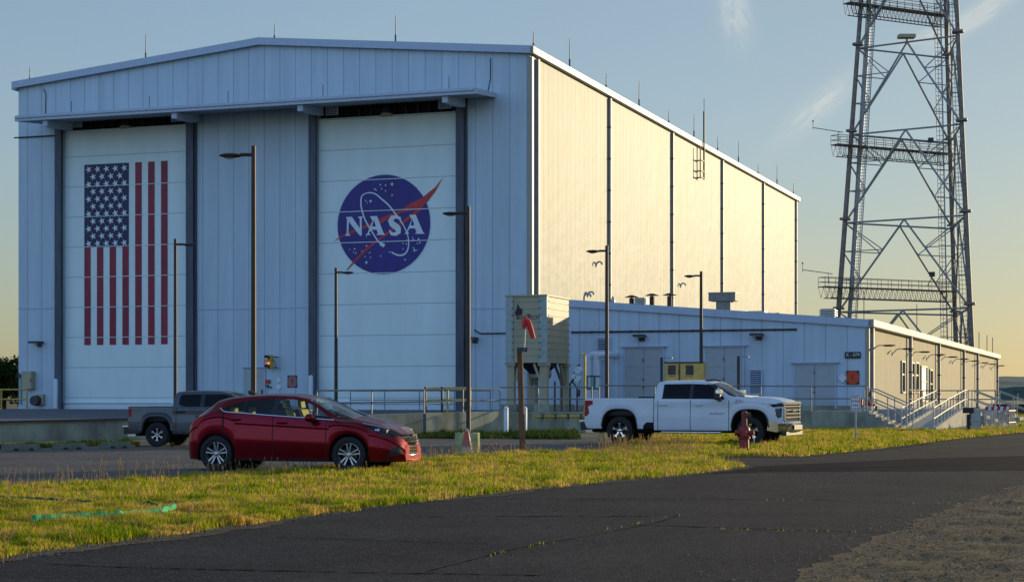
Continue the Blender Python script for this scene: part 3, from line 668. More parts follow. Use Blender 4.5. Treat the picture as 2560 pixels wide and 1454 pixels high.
# bollards beside the left and right door tracks
def bollard(px, pt, ly, label, col='pipe_white', r=.13, zb=.70, name='bollard'):
    lx, zt2 = FP(px, pt, ly); t = thing(name, label, 'bollard', (*L2W(lx, ly), zb), ROT, 'white bollards')
    MB().lathe([(r,0),(r,zt2-zb-r),(r*.85,zt2-zb-r*.4),(r*.5,zt2-zb-r*.1),(.001,zt2-zb)], n=14).build('post', col, t)
    MB().cyl((0,0,0),(0,0,.08),r*1.5,n=14).build('collar', 'concrete_pale', t); return t
bollard(139, 946, -1.0, 'white bollard by the left track of the flag door')
bollard(777, 937, -.8, 'white bollard by the left track of the emblem door')

# ================================================================== SITE: apron, walls, rails
edge_px = [(-420,1104,.52),(-60,1103,.53),(320,1098,.61),(620,1094,.66),(860,1090.5,.70),(1060,1086.5,.76),(1250,1082,.80)]
front = [(*G(a, b), h) for a, b, h in edge_px]
for a_, b_ in ((1345, 1080.5), (1480, 1079)): p_ = G(a_, b_); front.append((p_[0], p_[1], .82))
p_ = L2W(18.6, -16.6); front.append((p_[0], p_[1], .82))
def wallpt(x, y):                      # where the sight-independent normal of the front meets the building line
    lx, ly = W2L(x, y); return L2W(min(lx, 18.6), .2)
ap = MB(); vs = []; 
for x, y, h in front: b = wallpt(x, y); vs += [(x, y, h), (b[0], b[1], .70)]
ap.add(vs, [(2*i, 2*i+2, 2*i+3, 2*i+1) for i in range(len(front)-1)])
b0 = wallpt(front[0][0], front[0][1]); ap.add([(front[0][0]-60, front[0][1]-2, .48), (front[0][0], front[0][1], front[0][2]), (b0[0], b0[1], .70), (b0[0]-60, b0[1]+20, .70)], [(0,1,2,3)])
struct(ap.build('apron', 'apron', None, smooth=0))
def wallseg(pts, thick, name, label, cat, m='concrete', top=.03, cap=None):
    w = MB(); vs = []
    for i, (x, y, h) in enumerate(pts):
        a = pts[max(0, i-1)]; b = pts[min(len(pts)-1, i+1)]; dx, dy = b[0]-a[0], b[1]-a[1]; l = math.hypot(dx, dy); nx, ny = dy/l, -dx/l
        vs += [(x+nx*.02, y+ny*.02, -.1), (x+nx*.02, y+ny*.02, h+top), (x-nx*thick, y-ny*thick, h+top), (x-nx*thick, y-ny*thick, -.1)]
    n = len(pts); fs = []
    for i in range(n-1):
        for k in range(4): a = 4*i+k; b = 4*i+(k+1) % 4; fs.append((a, b, b+4, a+4))
    fs += [(0,1,2,3), (4*n-4, 4*n-1, 4*n-2, 4*n-3)]
    w.add(vs, fs); o = w.build(name, m, None, smooth=0, bevel=.015); tag(o, label, cat); return o
wl_ = wallseg([front[0]]+front[1:5], .25, 'retaining_wall', 'low stained concrete retaining wall behind the dark pickup truck', 'wall')
wallseg([front[4], front[5], front[6]], .28, 'retaining_wall', 'taller concrete ramp wall right of the red car with grey pipe railing', 'wall', top=.06)
wallseg(front[6:], .3, 'retaining_wall', 'long concrete loading dock wall behind the white truck', 'wall', top=.0)
# dark steel edging along the left wall
eb = MB()
for a, b in zip(front[1:4], front[2:5]): eb.beam((a[0], a[1]-.05, a[2]+.07), (b[0], b[1]-.05, b[2]+.07), .12, .07)
tag(eb.build('edge_rail', 'bronze', None, smooth=0), 'dark rusty steel edging on top of the left retaining wall', 'edging')
# joints of the middle wall: a dark post
px_, py_ = G(1062, 1087); tag(MB().box(px_-.06, px_+.06, py_-.14, py_-.06, 0, .8).build('drain_pipe', 'slate_steel', None, smooth=0), 'dark vertical downpipe on the ramp wall', 'pipe')

def railing(pts, h, name, label, mats='rail_grey', step=1.9, rails=(1.0, .52), r=.028, group=None, post_r=None, cat='railing'):
    """posts and rails along a path of (x, y, z)"""
    o0 = Vector(pts[0]); t = thing(name, label, cat, tuple(o0), 0, group)
    P = [Vector(p)-o0 for p in pts]
    for k, fr in enumerate(rails): MB().tube([p+Vector((0,0,h*fr)) for p in P], r, 8).build('rail', mats, t)
    pm = 0; done = []
    for a, b in zip(P[:-1], P[1:]):
        n = max(1, round((b-a).length/step))
        for i in range(n+1):
            q = a.lerp(b, i/n)
            if any((q-d_).length < .3 for d_ in done): continue
            done.append(q); MB().cyl(q-Vector((0,0,.02)), q+Vector((0,0,h)), post_r or r, n=8).build('post', mats, t)
    return t
def off(pts, d): return [(x, y+d, h) for x, y, h in pts]
railing([(front[4][0]-1.0, front[4][1]+.25, front[4][2]+.02)]+off(front[5:7], .15), .93, 'railing', 'grey pipe railing on the ramp wall right of the red car', step=1.95)
railing(off(front[6:9], .2), 1.0, 'railing', 'grey pipe railing in front of the tan dust collector', step=2.0)
railing([(front[8][0]+.3, front[8][1]+.2, .82), (*L2W(18.6, -16.45), .82), (*L2W(21.0, -16.45), .82)], 1.07, 'railing', 'long grey railing on the dock behind the white truck', step=2.6, rails=(1.0, .5))
# second row of railing further back against the building
a = G(870, 1010, .75); 
railing([(*L2W(FP(880, 1000, -3)[0], -3.2), .72), (*L2W(-1.2, -3.2), .72)], 1.05, 'railing', 'thin grey railing standing close to the emblem door', step=2.2)
# yellow rails
ya = D(1064, 72.0); yb2 = D(1175, 71.0)
railing([(ya[0], 72.0, .78), (yb2[0], 71.0, .80)], .98, 'railing', 'yellow safety railing beside the middle street lamp', 'yellow_paint', step=.9, r=.045)
ya = D(-60, 103); yb3 = D(67, 103)
railing([(ya[0], 103, .7), (yb3[0], 103, .7)], 1.15, 'railing', 'yellow guard rail at the far left corner of the hangar', 'yellow_paint', step=1.2, r=.05)
for k, (pxk, lab) in enumerate(((1064, 'left of the two dark posts rising behind the ramp railing'), (1105, 'right of the two dark posts rising behind the ramp railing'))):
    x, y = D(pxk, 71.5); tag(MB().cyl((x, y, .7), (x, y, H(966, 71.5)), .05, n=8).build('steel_post', 'dark_metal', None), lab, 'post', 'dark posts')
for k, (pxk, lab) in enumerate(((1387, 'left dark pipe post under the tan dust collector'), (1404, 'right dark pipe post under the tan dust collector'))):
    x, y = D(pxk, 82.5); tag(MB().cyl((x, y, .7), (x, y, H(953, 82.5)), .045, n=8).build('steel_post', 'dark_metal', None), lab, 'post', 'dark posts')

# ---- dust collector on legs
FLY = -9.0
tx1 = FP(1367, 800, FLY)[0]; tx0 = FP(1264, 800, FLY)[0]; ty1 = SP(1425, 800, tx1)[0]
tz1 = FP(1316, 738, FLY)[1]; tz0 = FP(1316, 906, FLY)[1]; tzf = FP(1316, 1010, FLY)[1]
tw = tx1-tx0; td = ty1-FLY
tk = thing('dust_collector', 'tall tan dust collector cabinet on four braced legs beside the hangar corner', 'dust collector', (*L2W((tx0+tx1)/2, (FLY+ty1)/2), 0), ROT)
b = MB().box(-tw/2+.05, tw/2-.05, -td/2+.05, td/2-.05, tz0, tz1-.05); n_ = 10
for k in range(1, n_): z = tz0+(tz1-tz0)*k/n_; b.box(-tw/2+.44, tw/2-.44, -td/2+.040, -td/2+.049, z-.008, z+.008, 1); b.box(tw/2-.049, tw/2-.040, -td/2+.32, td/2-.1, z-.008, z+.008, 1)
b.build('cabinet', ['tan_metal', 'tan_seam'], tk, smooth=0)
MB().box(-tw/2-.03, tw/2+.03, -td/2-.03, td/2+.03, tz1-.05, tz1+.03).build('cap', 'tan_metal', tk, smooth=0)
for s in (-1, 1):
    f = MB().box(s*tw/2-(0 if s < 0 else .40), s*tw/2+(.40 if s < 0 else 0), -td/2, -td/2+.034, tz0-.1, tz1-.06, 0)
    if s > 0: f.box(tw/2-.034, tw/2+.002, -td/2+.036, -td/2+.30, tz0-.1, tz1-.06, 0)
    for k in range(9):
        z = tz0+.3+k*(tz1-tz0-.6)/8; f.cyl((s*(tw/2-.37), -td/2-.001, z), (s*(tw/2-.37), -td/2-.03, z), .035, n=6, m=1)
        if s > 0: f.cyl((tw/2+.002, -td/2+.26, z), (tw/2+.03, -td/2+.26, z), .035, n=6, m=1); f.cyl((tw/2-.03, td/2-.08, z), (tw/2-.0, td/2-.08, z), .03, n=6, m=1)
    f.build('corner_flange', ['tan_corner', 'bolt'], tk, smooth=0)
yb_ = -td/2+.045
lt = MB(); lt.prism([(-.62,.0),(-.52,.16),(-.5,.3),(-.46,.42),(-.40,.30),(-.36,.22),(-.22,.12),(-.20,-.02),(-.26,-.16),(-.52,-.18),(-.60,-.1)], yb_-.006, yb_-.0, 'xz')
zt0 = FP(1316, 779, FLY)[1]
lg = lt.build('leaf_logo', 'ink', tk, smooth=0); lg.location = (0, 0, zt0)
for txt, sz, x in (('T', .40, -.50), ('ANX', .28, -.20), ('T', .40, .12), ('ECH', .28, .42)):
    text_mesh(txt, sz, 'lettering', 'ink', tk, (x, yb_-.006, FP(1316, 792, FLY)[1]-(.0 if sz > .3 else .04)), (R(90), 0, 0), .003, 1.0)
for i, (sx, sy) in enumerate(((-1,-1),(1,-1),(-1,1),(1,1))):
    cx, cy = sx*(tw/2-.22), sy*(td/2-.24)
    MB().box(cx-.19, cx+.19, cy-.15, cy+.15, tzf, tz0-.001).box(cx-.26, cx+.26, cy-.24, cy+.24, tz0-.16, tz0-.002).box(cx-.24, cx+.24, cy-.2, cy+.2, tzf, tzf+.04).build('leg', 'tan_metal', tk, smooth=0)
    MB().box(cx-.42, cx+.42, cy-.40, cy+.40, .4, tzf-.003).build('pad', 'concrete', tk, smooth=0, bevel=.03)
for s in (-1, 1):
    for u in (-1, 1):
        br = MB()
        br.beam((u*(tw/2-.3), s*(td/2-.24), tzf+.9), (u*(tw/2-.75), s*(td/2-.24), tz0-.05), .12)
        br.beam((u*(tw/2-.22), s*(td/2-.3), tzf+.9), (u*(tw/2-.22), s*(td/2-1.0), tz0-.05), .12)
        br.build('brace', 'tan_metal', tk, smooth=0)
hop = MB(); hop.add([(-tw/2+.5,-td/2+.5,tz0),(tw/2-.5,-td/2+.5,tz0),(tw/2-.5,td/2-.5,tz0),(-tw/2+.5,td/2-.5,tz0),(-.1,-.1,tz0-.8),(.2,-.1,tz0-.8),(.2,.2,tz0-.8),(-.1,.2,tz0-.8)], [(0,1,5,4),(1,2,6,5),(2,3,7,6),(3,0,4,7),(4,5,6,7)])
hop.build('hopper', 'dark_metal', tk, smooth=0)
MB().cyl((.35,-.3,tz0-.55),(.35,.3,tz0-.55),.28,n=14).box(-.3,.1,-.5,-.1,tz0-.75,tz0-.3).build('motor', 'galv', tk)
# meters and pipe cluster on the wall behind
lx, z = FP(1446, 935, -7); t = thing('gas_meter', 'round grey gas meters and bent pipes between dust collector and white pipes', 'meter', (*L2W(lx, -7), 0), ROT)
o = MB()
for zz, rr, dx in ((FP(1446, 925, -7)[1], .20, .0), (FP(1446, 946, -7)[1], .17, -.02), (FP(1446, 940, -7)[1], .14, -.2)): o.cyl((dx,-.15,zz),(dx,.15,zz),rr,n=14)
o.build('meter_drum', 'pipe_white', t)
MB().tube([(-.1,.1,.7),(-.1,.1,1.9),(-.35,.1,2.2),(-.2,.1,2.9),(.0,.1,3.1),(.0,.1,2.6)], .045).tube([(-.45,.0,.7),(-.45,.0,2.1),(-.2,.0,2.4)], .05).tube([(-.1,.1,1.5),(.0,.1,1.5),(.02,.1,1.8)], .06).build('pipework', 'dark_metal', t)
# white pipes with green bands, yellow post
PLY = -1.8; lx0, _ = FP(1472, 990, PLY); t = thing('insulated_pipes', 'pair of thick white pipes with green bands bending into the wall', 'pipe', (*L2W(lx0, PLY), 0), ROT)
zt1 = FP(1480, 886, PLY)[1]
for i in range(2):
    x = i*.43; pts = [(x, 0, .7), (x, 0, zt1-.3)]+[(x+(.3-.3*math.cos(a)), 0, zt1-.3+.3*math.sin(a)) for a in np.linspace(.2, math.pi/2, 5)]+[(x+.55+.25*(1-i), .1 if i else .4, zt1)]
    MB().tube(pts, .19, 14).build('pipe', 'pipe_white', t)
MB().tube([(.9, .15, zt1), (.98, .5, zt1), (.98, -PLY+.1, zt1)], .18, 12).build('pipe', 'pipe_white', t)
gb = MB(); za, zb_2 = FP(1476, 971, PLY)[1], FP(1476, 940, PLY)[1]
for x in (0, .43):
    gb.cyl((x,0,za-.04),(x,0,za+.04),.21,n=14).cyl((x,0,zb_2-.04),(x,0,zb_2+.04),.21,n=14).box(x-.10,x+.0,-.22,-.175,za,zb_2)
gb.build('green_band', 'green_band', t)
MB().box(.62,.95,.2,.5,.7,zt1-.3).build('duct', 'white_trim', t, smooth=0)
x, y = D(1462, 78.6); t = thing('gas_riser', 'thin yellow vertical pipe with valve behind the white truck tail', 'pipe', (x, y, 0))
MB().cyl((0,0,.0),(0,0,H(884,78.6)),.055,n=8).build('pipe', 'yellow_paint', t); MB().beam((-.2,0,H(887,78.6)),(.05,0,H(887,78.6)),.07).cyl((-.12,0,H(889,78.6)),(-.12,0,H(882,78.6)),.03,n=6).build('valve', 'yellow_paint', t)
a = (front[7][0]-.6, front[7][1]-.35); b_ = (front[8][0]-.2, front[8][1]-.12); t = thing('gas_main', 'yellow horizontal gas pipe along the dock wall left of the white truck', 'pipe', (a[0], a[1], .82-.18))
dv = Vector((b_[0]-a[0], b_[1]-a[1], 0)); MB().tube([(0,0,0), dv], .06, 8).build('pipe', 'yellow_paint', t)
for k in (.1,.3,.5,.7,.9): q = dv*k; MB().box(q.x-.04,q.x+.04,q.y-.08,q.y+.1,-.10,.09).build('clamp', 'dark_metal', t, smooth=0)
# free bollards in front of the dock wall
for pxk, pt, pb, lab in ((1265, 1014, 1087, 'thin white bollard in front of the dock wall left of the windsock pole'), (1312, 1014, 1086, 'thin white bollard partly hidden behind the windsock pole')):
    x, y = G(pxk, pb); hh = H(pt, y); t = thing('bollard', lab, 'bollard', (x, y, 0), 0, 'white bollards')
    MB().lathe([(.085,-.05),(.085,hh-.08),(.06,hh-.03),(.001,hh)], n=12).build('post', 'pipe_white', t); MB().cyl((0,0,hh-.14),(0,0,hh-.12),.088,n=12).build('band', 'galv', t)
# yellow electrical cabinets on the dock
x, y = D(1661, 80); t = thing('switchgear_cabinet', 'pair of yellow metal cabinets on the dock above the truck cab', 'cabinet', (x, y, .8), R(-6))
sc = 80/F; zt2 = H(907, 80)-.8
for k, (a, b) in enumerate(((0, 37), (38.5, 98))):
    c = MB().box(a*sc, b*sc, 0, .8, 0, zt2, 0); c.build('cabinet', ['yellow_cabinet'], t, smooth=0, bevel=.02)
    g_ = MB(); cx = (a+b)/2*sc-(.1 if k else 0); g_.box(cx-.17, cx+.17, -.02, -.003, zt2-.52, zt2-.12, 0)
    for q in range(4): g_.box(cx-.16+q*.09, cx-.11+q*.09, -.02, -.003, zt2-.12, zt2-.09, 0)
    for q in range(3): g_.box(cx-.12+q*.09, cx-.08+q*.09, -.02, -.003, zt2-.60, zt2-.56, 0)
    g_.build('vent_panel', ['dark_metal'], t, smooth=0)
MB().box(-.03, 98*sc+.03, -.05, .84, zt2, zt2+.05).build('rain_cap', 'bronze', t, smooth=0)
MB().box(36*sc, 39*sc, -.035, -.003, .0, zt2-.04).box(34*sc, 35*sc, -.05, -.021, zt2-.5, zt2-.3).build('door_seam', 'dark_metal', t, smooth=0)
MB().box(98*sc+.003, 98*sc+.2, .1, .8, 0, zt2-.02).build('side_pod', 'tan_metal', t, smooth=0)
for pxk, pt, lab in ((1654, 893, 'dark conduit post with a side arm left of the yellow cabinets'), (1846, 890, 'dark conduit post with a side arm right of the truck cab')):
    tt = 80.0; x, y = D(pxk, tt); t = thing('conduit_post', lab, 'post', (x, y, .8), 0, 'dark conduit posts')
    MB().box(-.06, .06, -.06, .06, 0, H(pt, tt)-.8).build('post', 'dark_metal', t, smooth=0); MB().tube([(0,0,H(pt,tt)-.82),(.0,.1,H(pt-3,tt)-.85),(.45,.1,H(pt-2,tt)-.86)], .018, 6).cyl((.45,.1,H(pt-2,tt)-.90),(.45,.1,H(pt-2,tt)-.82),.04,n=8).build('arm', 'galv', t)

# ---- stairs and ramp at the right end
def stair(lx, ly0, ly1, ztop_, n, run, name, label, dirx=1, wid=None):
    t = thing(name, label, 'stairs', (*L2W(lx, ly0), 0), ROT); o = MB(); rise = ztop_/n; w = ly1-ly0
    for k in range(n):
        o.box(k*run*dirx, (k+1)*run*dirx, 0, w, -.05, ztop_-k*rise-(rise if k else rise), 0)
        MB_n.append(1)
    o.build('steps', 'concrete', t, smooth=0)
    ns = MB()
    for k in range(n): z = ztop_-k*rise; xk = k*run*dirx; ns.box(xk-.002*dirx, xk+.03*dirx, .0, w, z-rise+.0, z-.002, 0)
    ns.build('risers', 'concrete_pale', t, smooth=0); return t
MB_n = []
# walkway strip beyond the annex corner
w2 = MB(); w2.box(18.6, 21.1, -16.6, -14.2, -.05, .82); o = w2.build('walkway', 'concrete', None, smooth=0); o.location = (*C0, 0); o.rotation_euler = (0,0,ROT); struct(o)
stair(21.1, -16.6, -14.2, .82, 6, .27, 'concrete_stairs', 'concrete steps behind the no parking sign')
for dy, lab in ((-16.5, 'near sloping handrail of the steps behind the no parking sign'), (-14.3, 'far sloping handrail of the steps behind the no parking sign')):
    railing([(*L2W(20.9, dy), .82), (*L2W(21.1, dy), .82), (*L2W(22.7, dy), .10)], .95, 'handrail', lab, 'rail_white', step=.8, group='stair handrails')
rx0, rx1 = 22.5, 23.75; ry0, ry1 = -16.3, -3.0
rt = thing('access_ramp', 'long concrete wheelchair ramp rising beside the annex', 'ramp', (*L2W(rx0, ry0), 0), ROT)
L_ = ry1-ry0; w_ = rx1-rx0
MB().prism([(0,.0),(L_,.80),(L_,-.05),(0,-.05)], 0, w_, 'yz').build('slab', 'concrete_pale', rt, smooth=0)
MB().prism([(0,.0),(0,.12),(L_,.95),(L_,.0)], w_+.003, w_+.16, 'yz').prism([(0,.0),(0,.12),(L_,.95),(L_,.0)], -.16, -.003, 'yz').build('curb', 'concrete_pale', rt, smooth=0)
MB().box(-3.9, w_+.16, L_+.003, L_+4.0, -.05, .80).build('landing', 'concrete_pale', rt, smooth=0)
def LP(lx, ly, z): return (*L2W(lx, ly), z)
railing([LP(rx0-.05, ry0, .0), LP(rx0-.05, ry0+5.6, .36), LP(rx0-.05, ry1, .8)], .95, 'handrail', 'left pipe handrail of the wheelchair ramp', 'rail_white', step=1.6, group='ramp handrails')
railing([LP(rx1+.05, ry0, .0), LP(rx1+.05, ry0+5.6, .36), LP(rx1+.05, ry1, .8), LP(rx1+.05, ry1+1.4, .8)], .95, 'handrail', 'right pipe handrail of the wheelchair ramp', 'rail_white', step=1.3, group='ramp handrails')
stair(rx1+.17, ry1+1.6, ry1+3.6, .80, 5, .40, 'concrete_stairs', 'concrete steps descending from the ramp landing behind the black post box')
for dy, lab in ((ry1+1.65, 'near handrail of the steps from the ramp landing'), (ry1+3.55, 'far handrail of the steps from the ramp landing')):
    railing([LP(rx1+.1, dy, .8), LP(rx1+.3, dy, .8), LP(rx1+2.2, dy, .05)], .95, 'handrail', lab, 'rail_white', step=.9, group='stair handrails')
w3 = MB().box(18.72, 20.6, ry1+4.02, 34, -.05, .78).box(20.603, 24.6, 7, 10, -.05, .78); o = w3.build('walkway', 'concrete_pale', None, smooth=0); o.location = (*C0, 0); o.rotation_euler = (0,0,ROT); struct(o)
railing([LP(20.5, 6.9, .78), LP(24.5, 7.1, .78)], 1.0, 'railing', 'dark brown railing across the second landing', 'bronze', step=1.9)
railing([LP(24.5, 7.1, .78), LP(26.4, 7.1, .05)], 1.0, 'handrail', 'near sloping handrail of the farthest steps', 'rail_white', step=.9, group='stair handrails')
railing([LP(24.5, 9.9, .78), LP(26.4, 9.9, .05)], 1.0, 'handrail', 'far sloping handrail of the farthest steps', 'rail_white', step=.9, group='stair handrails')
stair(24.62, 7, 10, .78, 5, .38, 'concrete_stairs', 'farthest flight of concrete steps descending to the right')
railing([LP(20.6, ry1+4.1, .8), LP(20.6, 6.8, .8)], 1.0, 'railing', 'brown railing joining the two landings beside the annex', 'bronze', step=1.8)
# red standpipe and extinguisher box
t = thing('standpipe', 'red and dark standpipe valves beside the annex steps', 'standpipe', LP(20.3, -10.5, 0), ROT)
MB().cyl((0,0,0),(0,0,1.45),.07,n=10).cyl((0,0,1.45),(0,0,1.75),.13,.05,10).cyl((.25,0,0),(.25,0,1.0),.06,n=8).build('riser', 'hydrant_rust', t)
MB().sphere((0,0,1.05),.15,10).sphere((-.3,0,1.15),.13,10).cyl((-.35,0,1.15),(.2,0,1.05),.06,n=8).build('valve', 'hydrant_red', t)
MB().lathe([(.12,0),(.14,.02),(.12,.04)], (-.38,-.1,1.15), 'y', 14).build('hand_wheel', 'galv', t)
t = thing('hose_box', 'small bright red box on the stair rail', 'box', LP(20.35, -14.35, 1.05), ROT); MB().box(-.16,.16,-.1,.1,0,.28).build('box', 'red_paint', t, smooth=0, bevel=.02); MB().cyl((0,0,-.24),(0,0,0),.03,n=8).build('stem', 'galv', t)
t = thing('fire_bell', 'red valve on a pale block at the annex corner', 'valve', LP(20.75, -14.5, .82), ROT)
MB().box(-.2,.2,-.2,.2,0,.2).build('block', 'concrete_pale', t, smooth=0, bevel=.03); MB().cyl((0,0,.2),(0,0,.45),.05,n=8).cyl((-.12,0,.36),(.12,0,.36),.04,n=8).build('valve', 'red_paint', t)
# boulder
x, y = G(2353, 1070); t = MB(); t.sphere((0,0,0), .5, 14, sc=(1.0,.8,.62))
for i in range(len(t.v)): v = t.v[i]; k = 1+.12*math.sin(v[0]*7+v[2]*5)+.06*math.sin(v[1]*13+1); t.v[i] = (v[0]*k, v[1]*k, v[2]*k)
o = t.build('boulder', 'rock', None); o.location = (x, y, .05); tag(o, 'grey rounded boulder at the foot of the ramp wall', 'boulder')
# black box on post
x, y = G(2421, 1078); t = thing('post_box', 'black flat box on a post in the grass before the ramp stairs', 'post box', (x, y, 0)); k = y/F
MB().box(-.06,.06,-.05,.05,0,H(1035,y)).build('post', 'ink', t, smooth=0); MB().box(-13*k,13*k,-.12,.12,H(1032,y),H(1018,y)).build('box', 'ink', t, smooth=0, bevel=.02)
# barricade made of steel bars with red white boards
x, y = G(2462, 1075); t = thing('barricade', 'steel bar barricade enclosure topped with red and white boards', 'barricade', (x, y, 0), R(-8)); k = y/F; wB = 58*k
for z in (.03, H(1055,y), .84): MB().beam((0,0,z),(wB,0,z),.035).beam((wB,0,z),(wB+.5,1.6,z),.035).beam((0,0,z),(.2,1.6,z),.035).build('rail', 'galv', t, smooth=0)
bb = MB()
for q in range(19): bb.cyl((wB*q/18,0,.0),(wB*q/18,0,.84),.011,n=5)
for q in range(8): bb.cyl((wB+.5*q/8,1.6*q/8,.0),(wB+.5*q/8,1.6*q/8,.84),.011,n=5)
bb.build('bars', 'galv', t)
rw = MB()
for q in range(8): rw.prism([(wB*q/8,.86),(wB*(q+1)/8,.86),(wB*(q+1)/8+.03,1.02),(wB*q/8+.03,1.02)], -.03, .0, 'xz', q % 2)
rw.build('striped_board', ['red_paint', 'white_sign'], t, smooth=0)
MB().box(-.55,-.1,.1,.5,.0,.05).box(-.5,-.15,.15,.45,.05,.40).box(-.55,-.1,.1,.5,.40,.45).box(-.5,-.15,.15,.45,.45,.80).box(-.55,-.1,.1,.5,.80,.85).build('rack', 'galv', t, smooth=0)
# orange marker and far buildings
x, y = D(2522, 96); t = thing('marker_panel', 'orange vertical marker panel beyond the stairs', 'marker', (x, y, 0)); MB().box(-.12,.12,-.03,.03,.4,H(1009,96)).build('panel', 'orange_paint', t, smooth=0); MB().cyl((0,0,0),(0,0,.4),.03,n=6).build('stem', 'galv', t)
x, y = D(2528, 150); t = thing('shed', 'small dark shed far right under the hill', 'shed', (x, y, 0), ROT)
MB().box(-1.6,9,0,5,0,H(1010,150)+.0).build('wall', 'dark_metal', t, smooth=0); MB().prism([(-1.8,H(1010,150)),(9.2,H(1010,150)),(9.2,H(1008,150)),(-1.8,H(1008,150))], -.3, 5.3, 'xz').build('roof', 'roof_metal', t, smooth=0)
x, y = D(2544, 300); t = thing('floodlight_mast', 'tiny distant light mast on the far right skyline', 'mast', (x, y, 0)); MB().cyl((0,0,0),(0,0,H(979,300)),.07,n=6).build('pole', 'dark_metal', t); MB().box(-.75,.75,-.2,.2,H(981,300),H(977,300)).build('lamp_bank', 'dark_metal', t, smooth=0)

# ---- street lamps
LG = 'street lamps around the hangar lot'
def street_lamp(t, side, H_, r, label, px, zb=0.0):
    x, y = D(px, t); e = thing('street_lamp', label, 'street lamp', (x, y, zb), 0, LG); hh = H_-zb
    MB().cyl((0,0,-.1),(0,0,hh+.10),r*1.05,r*.86,8).build('pole', 'bronze', e)
    MB().cyl((0,0,0),(0,0,.28),r*2.0,r*1.9,12).build('base', 'concrete_pale', e)
    a = MB().cyl((0,0,hh-.12),(side*.34,0,hh-.12),.045,n=8); a.build('arm', 'bronze', e)
    hd = MB(); n = 12; rows_ = []
    prof = [(.30,.05),(.34,.09),(.44,.13),(.58,.15),(.72,.13),(.82,.08),(.87,.02)]
    for xx, w in prof: rows_.append([(side*xx, w*math.cos(2*math.pi*i/n)*1.0, hh-.14+w*.42*math.sin(2*math.pi*i/n)+( .0)) for i in range(n)])
    vv = [p for r_ in rows_ for p in r_]; ff = [(j*n+i, j*n+(i+1) % n, (j+1)*n+(i+1) % n, (j+1)*n+i) for j in range(len(prof)-1) for i in range(n)]+[tuple(range(n)), tuple(range((len(prof)-1)*n, len(prof)*n))]
    hd.add(vv, ff).build('lamp_head', 'bronze', e)
    MB().sphere((side*.6,0,hh-.18),.09,10,sc=(1.7,1,.55)).build('lens', 'galv', e); return e
HL = 7.63
street_lamp(45.3, -1, HL, .068, 'tallest nearest street lamp in front of the bay between the two big doors', 634)
street_lamp(59.6, -1, HL, .072, 'street lamp with its foot behind the yellow stained concrete block', 1171)
street_lamp(75.0, -1, HL, .080, 'street lamp rising behind the bed of the white truck', 1517)
street_lamp(90.3, -1, HL, .085, 'street lamp rising behind the yellow cabinets and white truck cab', 1753, .75)
street_lamp(71.8, 1, HL, .075, 'street lamp in front of the flag door with its head pointing right', 438.5, .64)
street_lamp(87.8, 1, HL, .085, 'street lamp in front of the emblem door with its head pointing right', 840, .72)

# ---- windsock
y = 6291.6/(1122-HY); x, _ = D(1307, y); k = y/F
t = thing('windsock', 'limp red windsock on a thin rod fixed to a leaning wooden pole', 'windsock', (x, y, 0))
zp = H(868, y); MB().cyl((0.0,0,-.2),(-.08,0,zp),.085,.085,10).build('pole', 'wood_pole', t)
MB().box(-.14,.12,-.12,-.06,zp-.12,zp+.0).build('bracket', 'dark_metal', t, smooth=0)
zr = H(797, y); MB().cyl((.03,-.1,zp-.1),(.08,-.1,zr),.022,n=8).build('rod', 'rail_white', t)
s0 = [(.03,-.1,zr-.26),(.045,-.1,zr-.08),(.08,-.1,zr-.01),(.13,-.1,zr-.06),(.18,-.1,zr-.18),(.23,-.1,zr-.34),(.28,-.1,zr-.53)]
MB().tube(s0, [.05,.075,.08,.08,.078,.072,.068], 12).build('sock', 'sock_red', t)
# ---- no parking sign
y = 6291.6/(1101-HY); x, _ = D(2139, y); t = thing('parking_sign', 'white no parking sign with red lettering on a steel post in the grass', 'sign', (x, y, 0), R(-14)); k = y/F
zt2, zb2 = H(986, y), H(1029, y); wS = 25*k/math.cos(R(2))
MB().box(-.03,.03,.015,.045,-.1,zt2).build('post', 'galv', t, smooth=0)
MB().box(-wS/2,wS/2,.0,.012,zb2,zt2).build('plate', 'white_sign', t, smooth=0, bevel=.004)
bd = MB(); 
for a in ((-wS/2+.02,-wS/2+.035,zb2+.02,zt2-.02),(wS/2-.035,wS/2-.02,zb2+.02,zt2-.02),(-wS/2+.036,wS/2-.036,zb2+.02,zb2+.035),(-wS/2+.036,wS/2-.036,zt2-.035,zt2-.02)): bd.box(a[0],a[1],-.004,-.001,a[2],a[3])
bd.build('border', 'sign_red', t, smooth=0)
hz = zt2-zb2
for tx, fr, sz in (('NO', .84, .15), ('PARKING', .62, .13), ('FIRE', .38, .13), ('LANE', .17, .13)):
    text_mesh(tx, sz*hz/.62*.82, 'lettering', 'sign_red', t, (0, -.006, zb2+hz*fr), (R(90),0,0), .002, .72 if tx == 'PARKING' else 1)
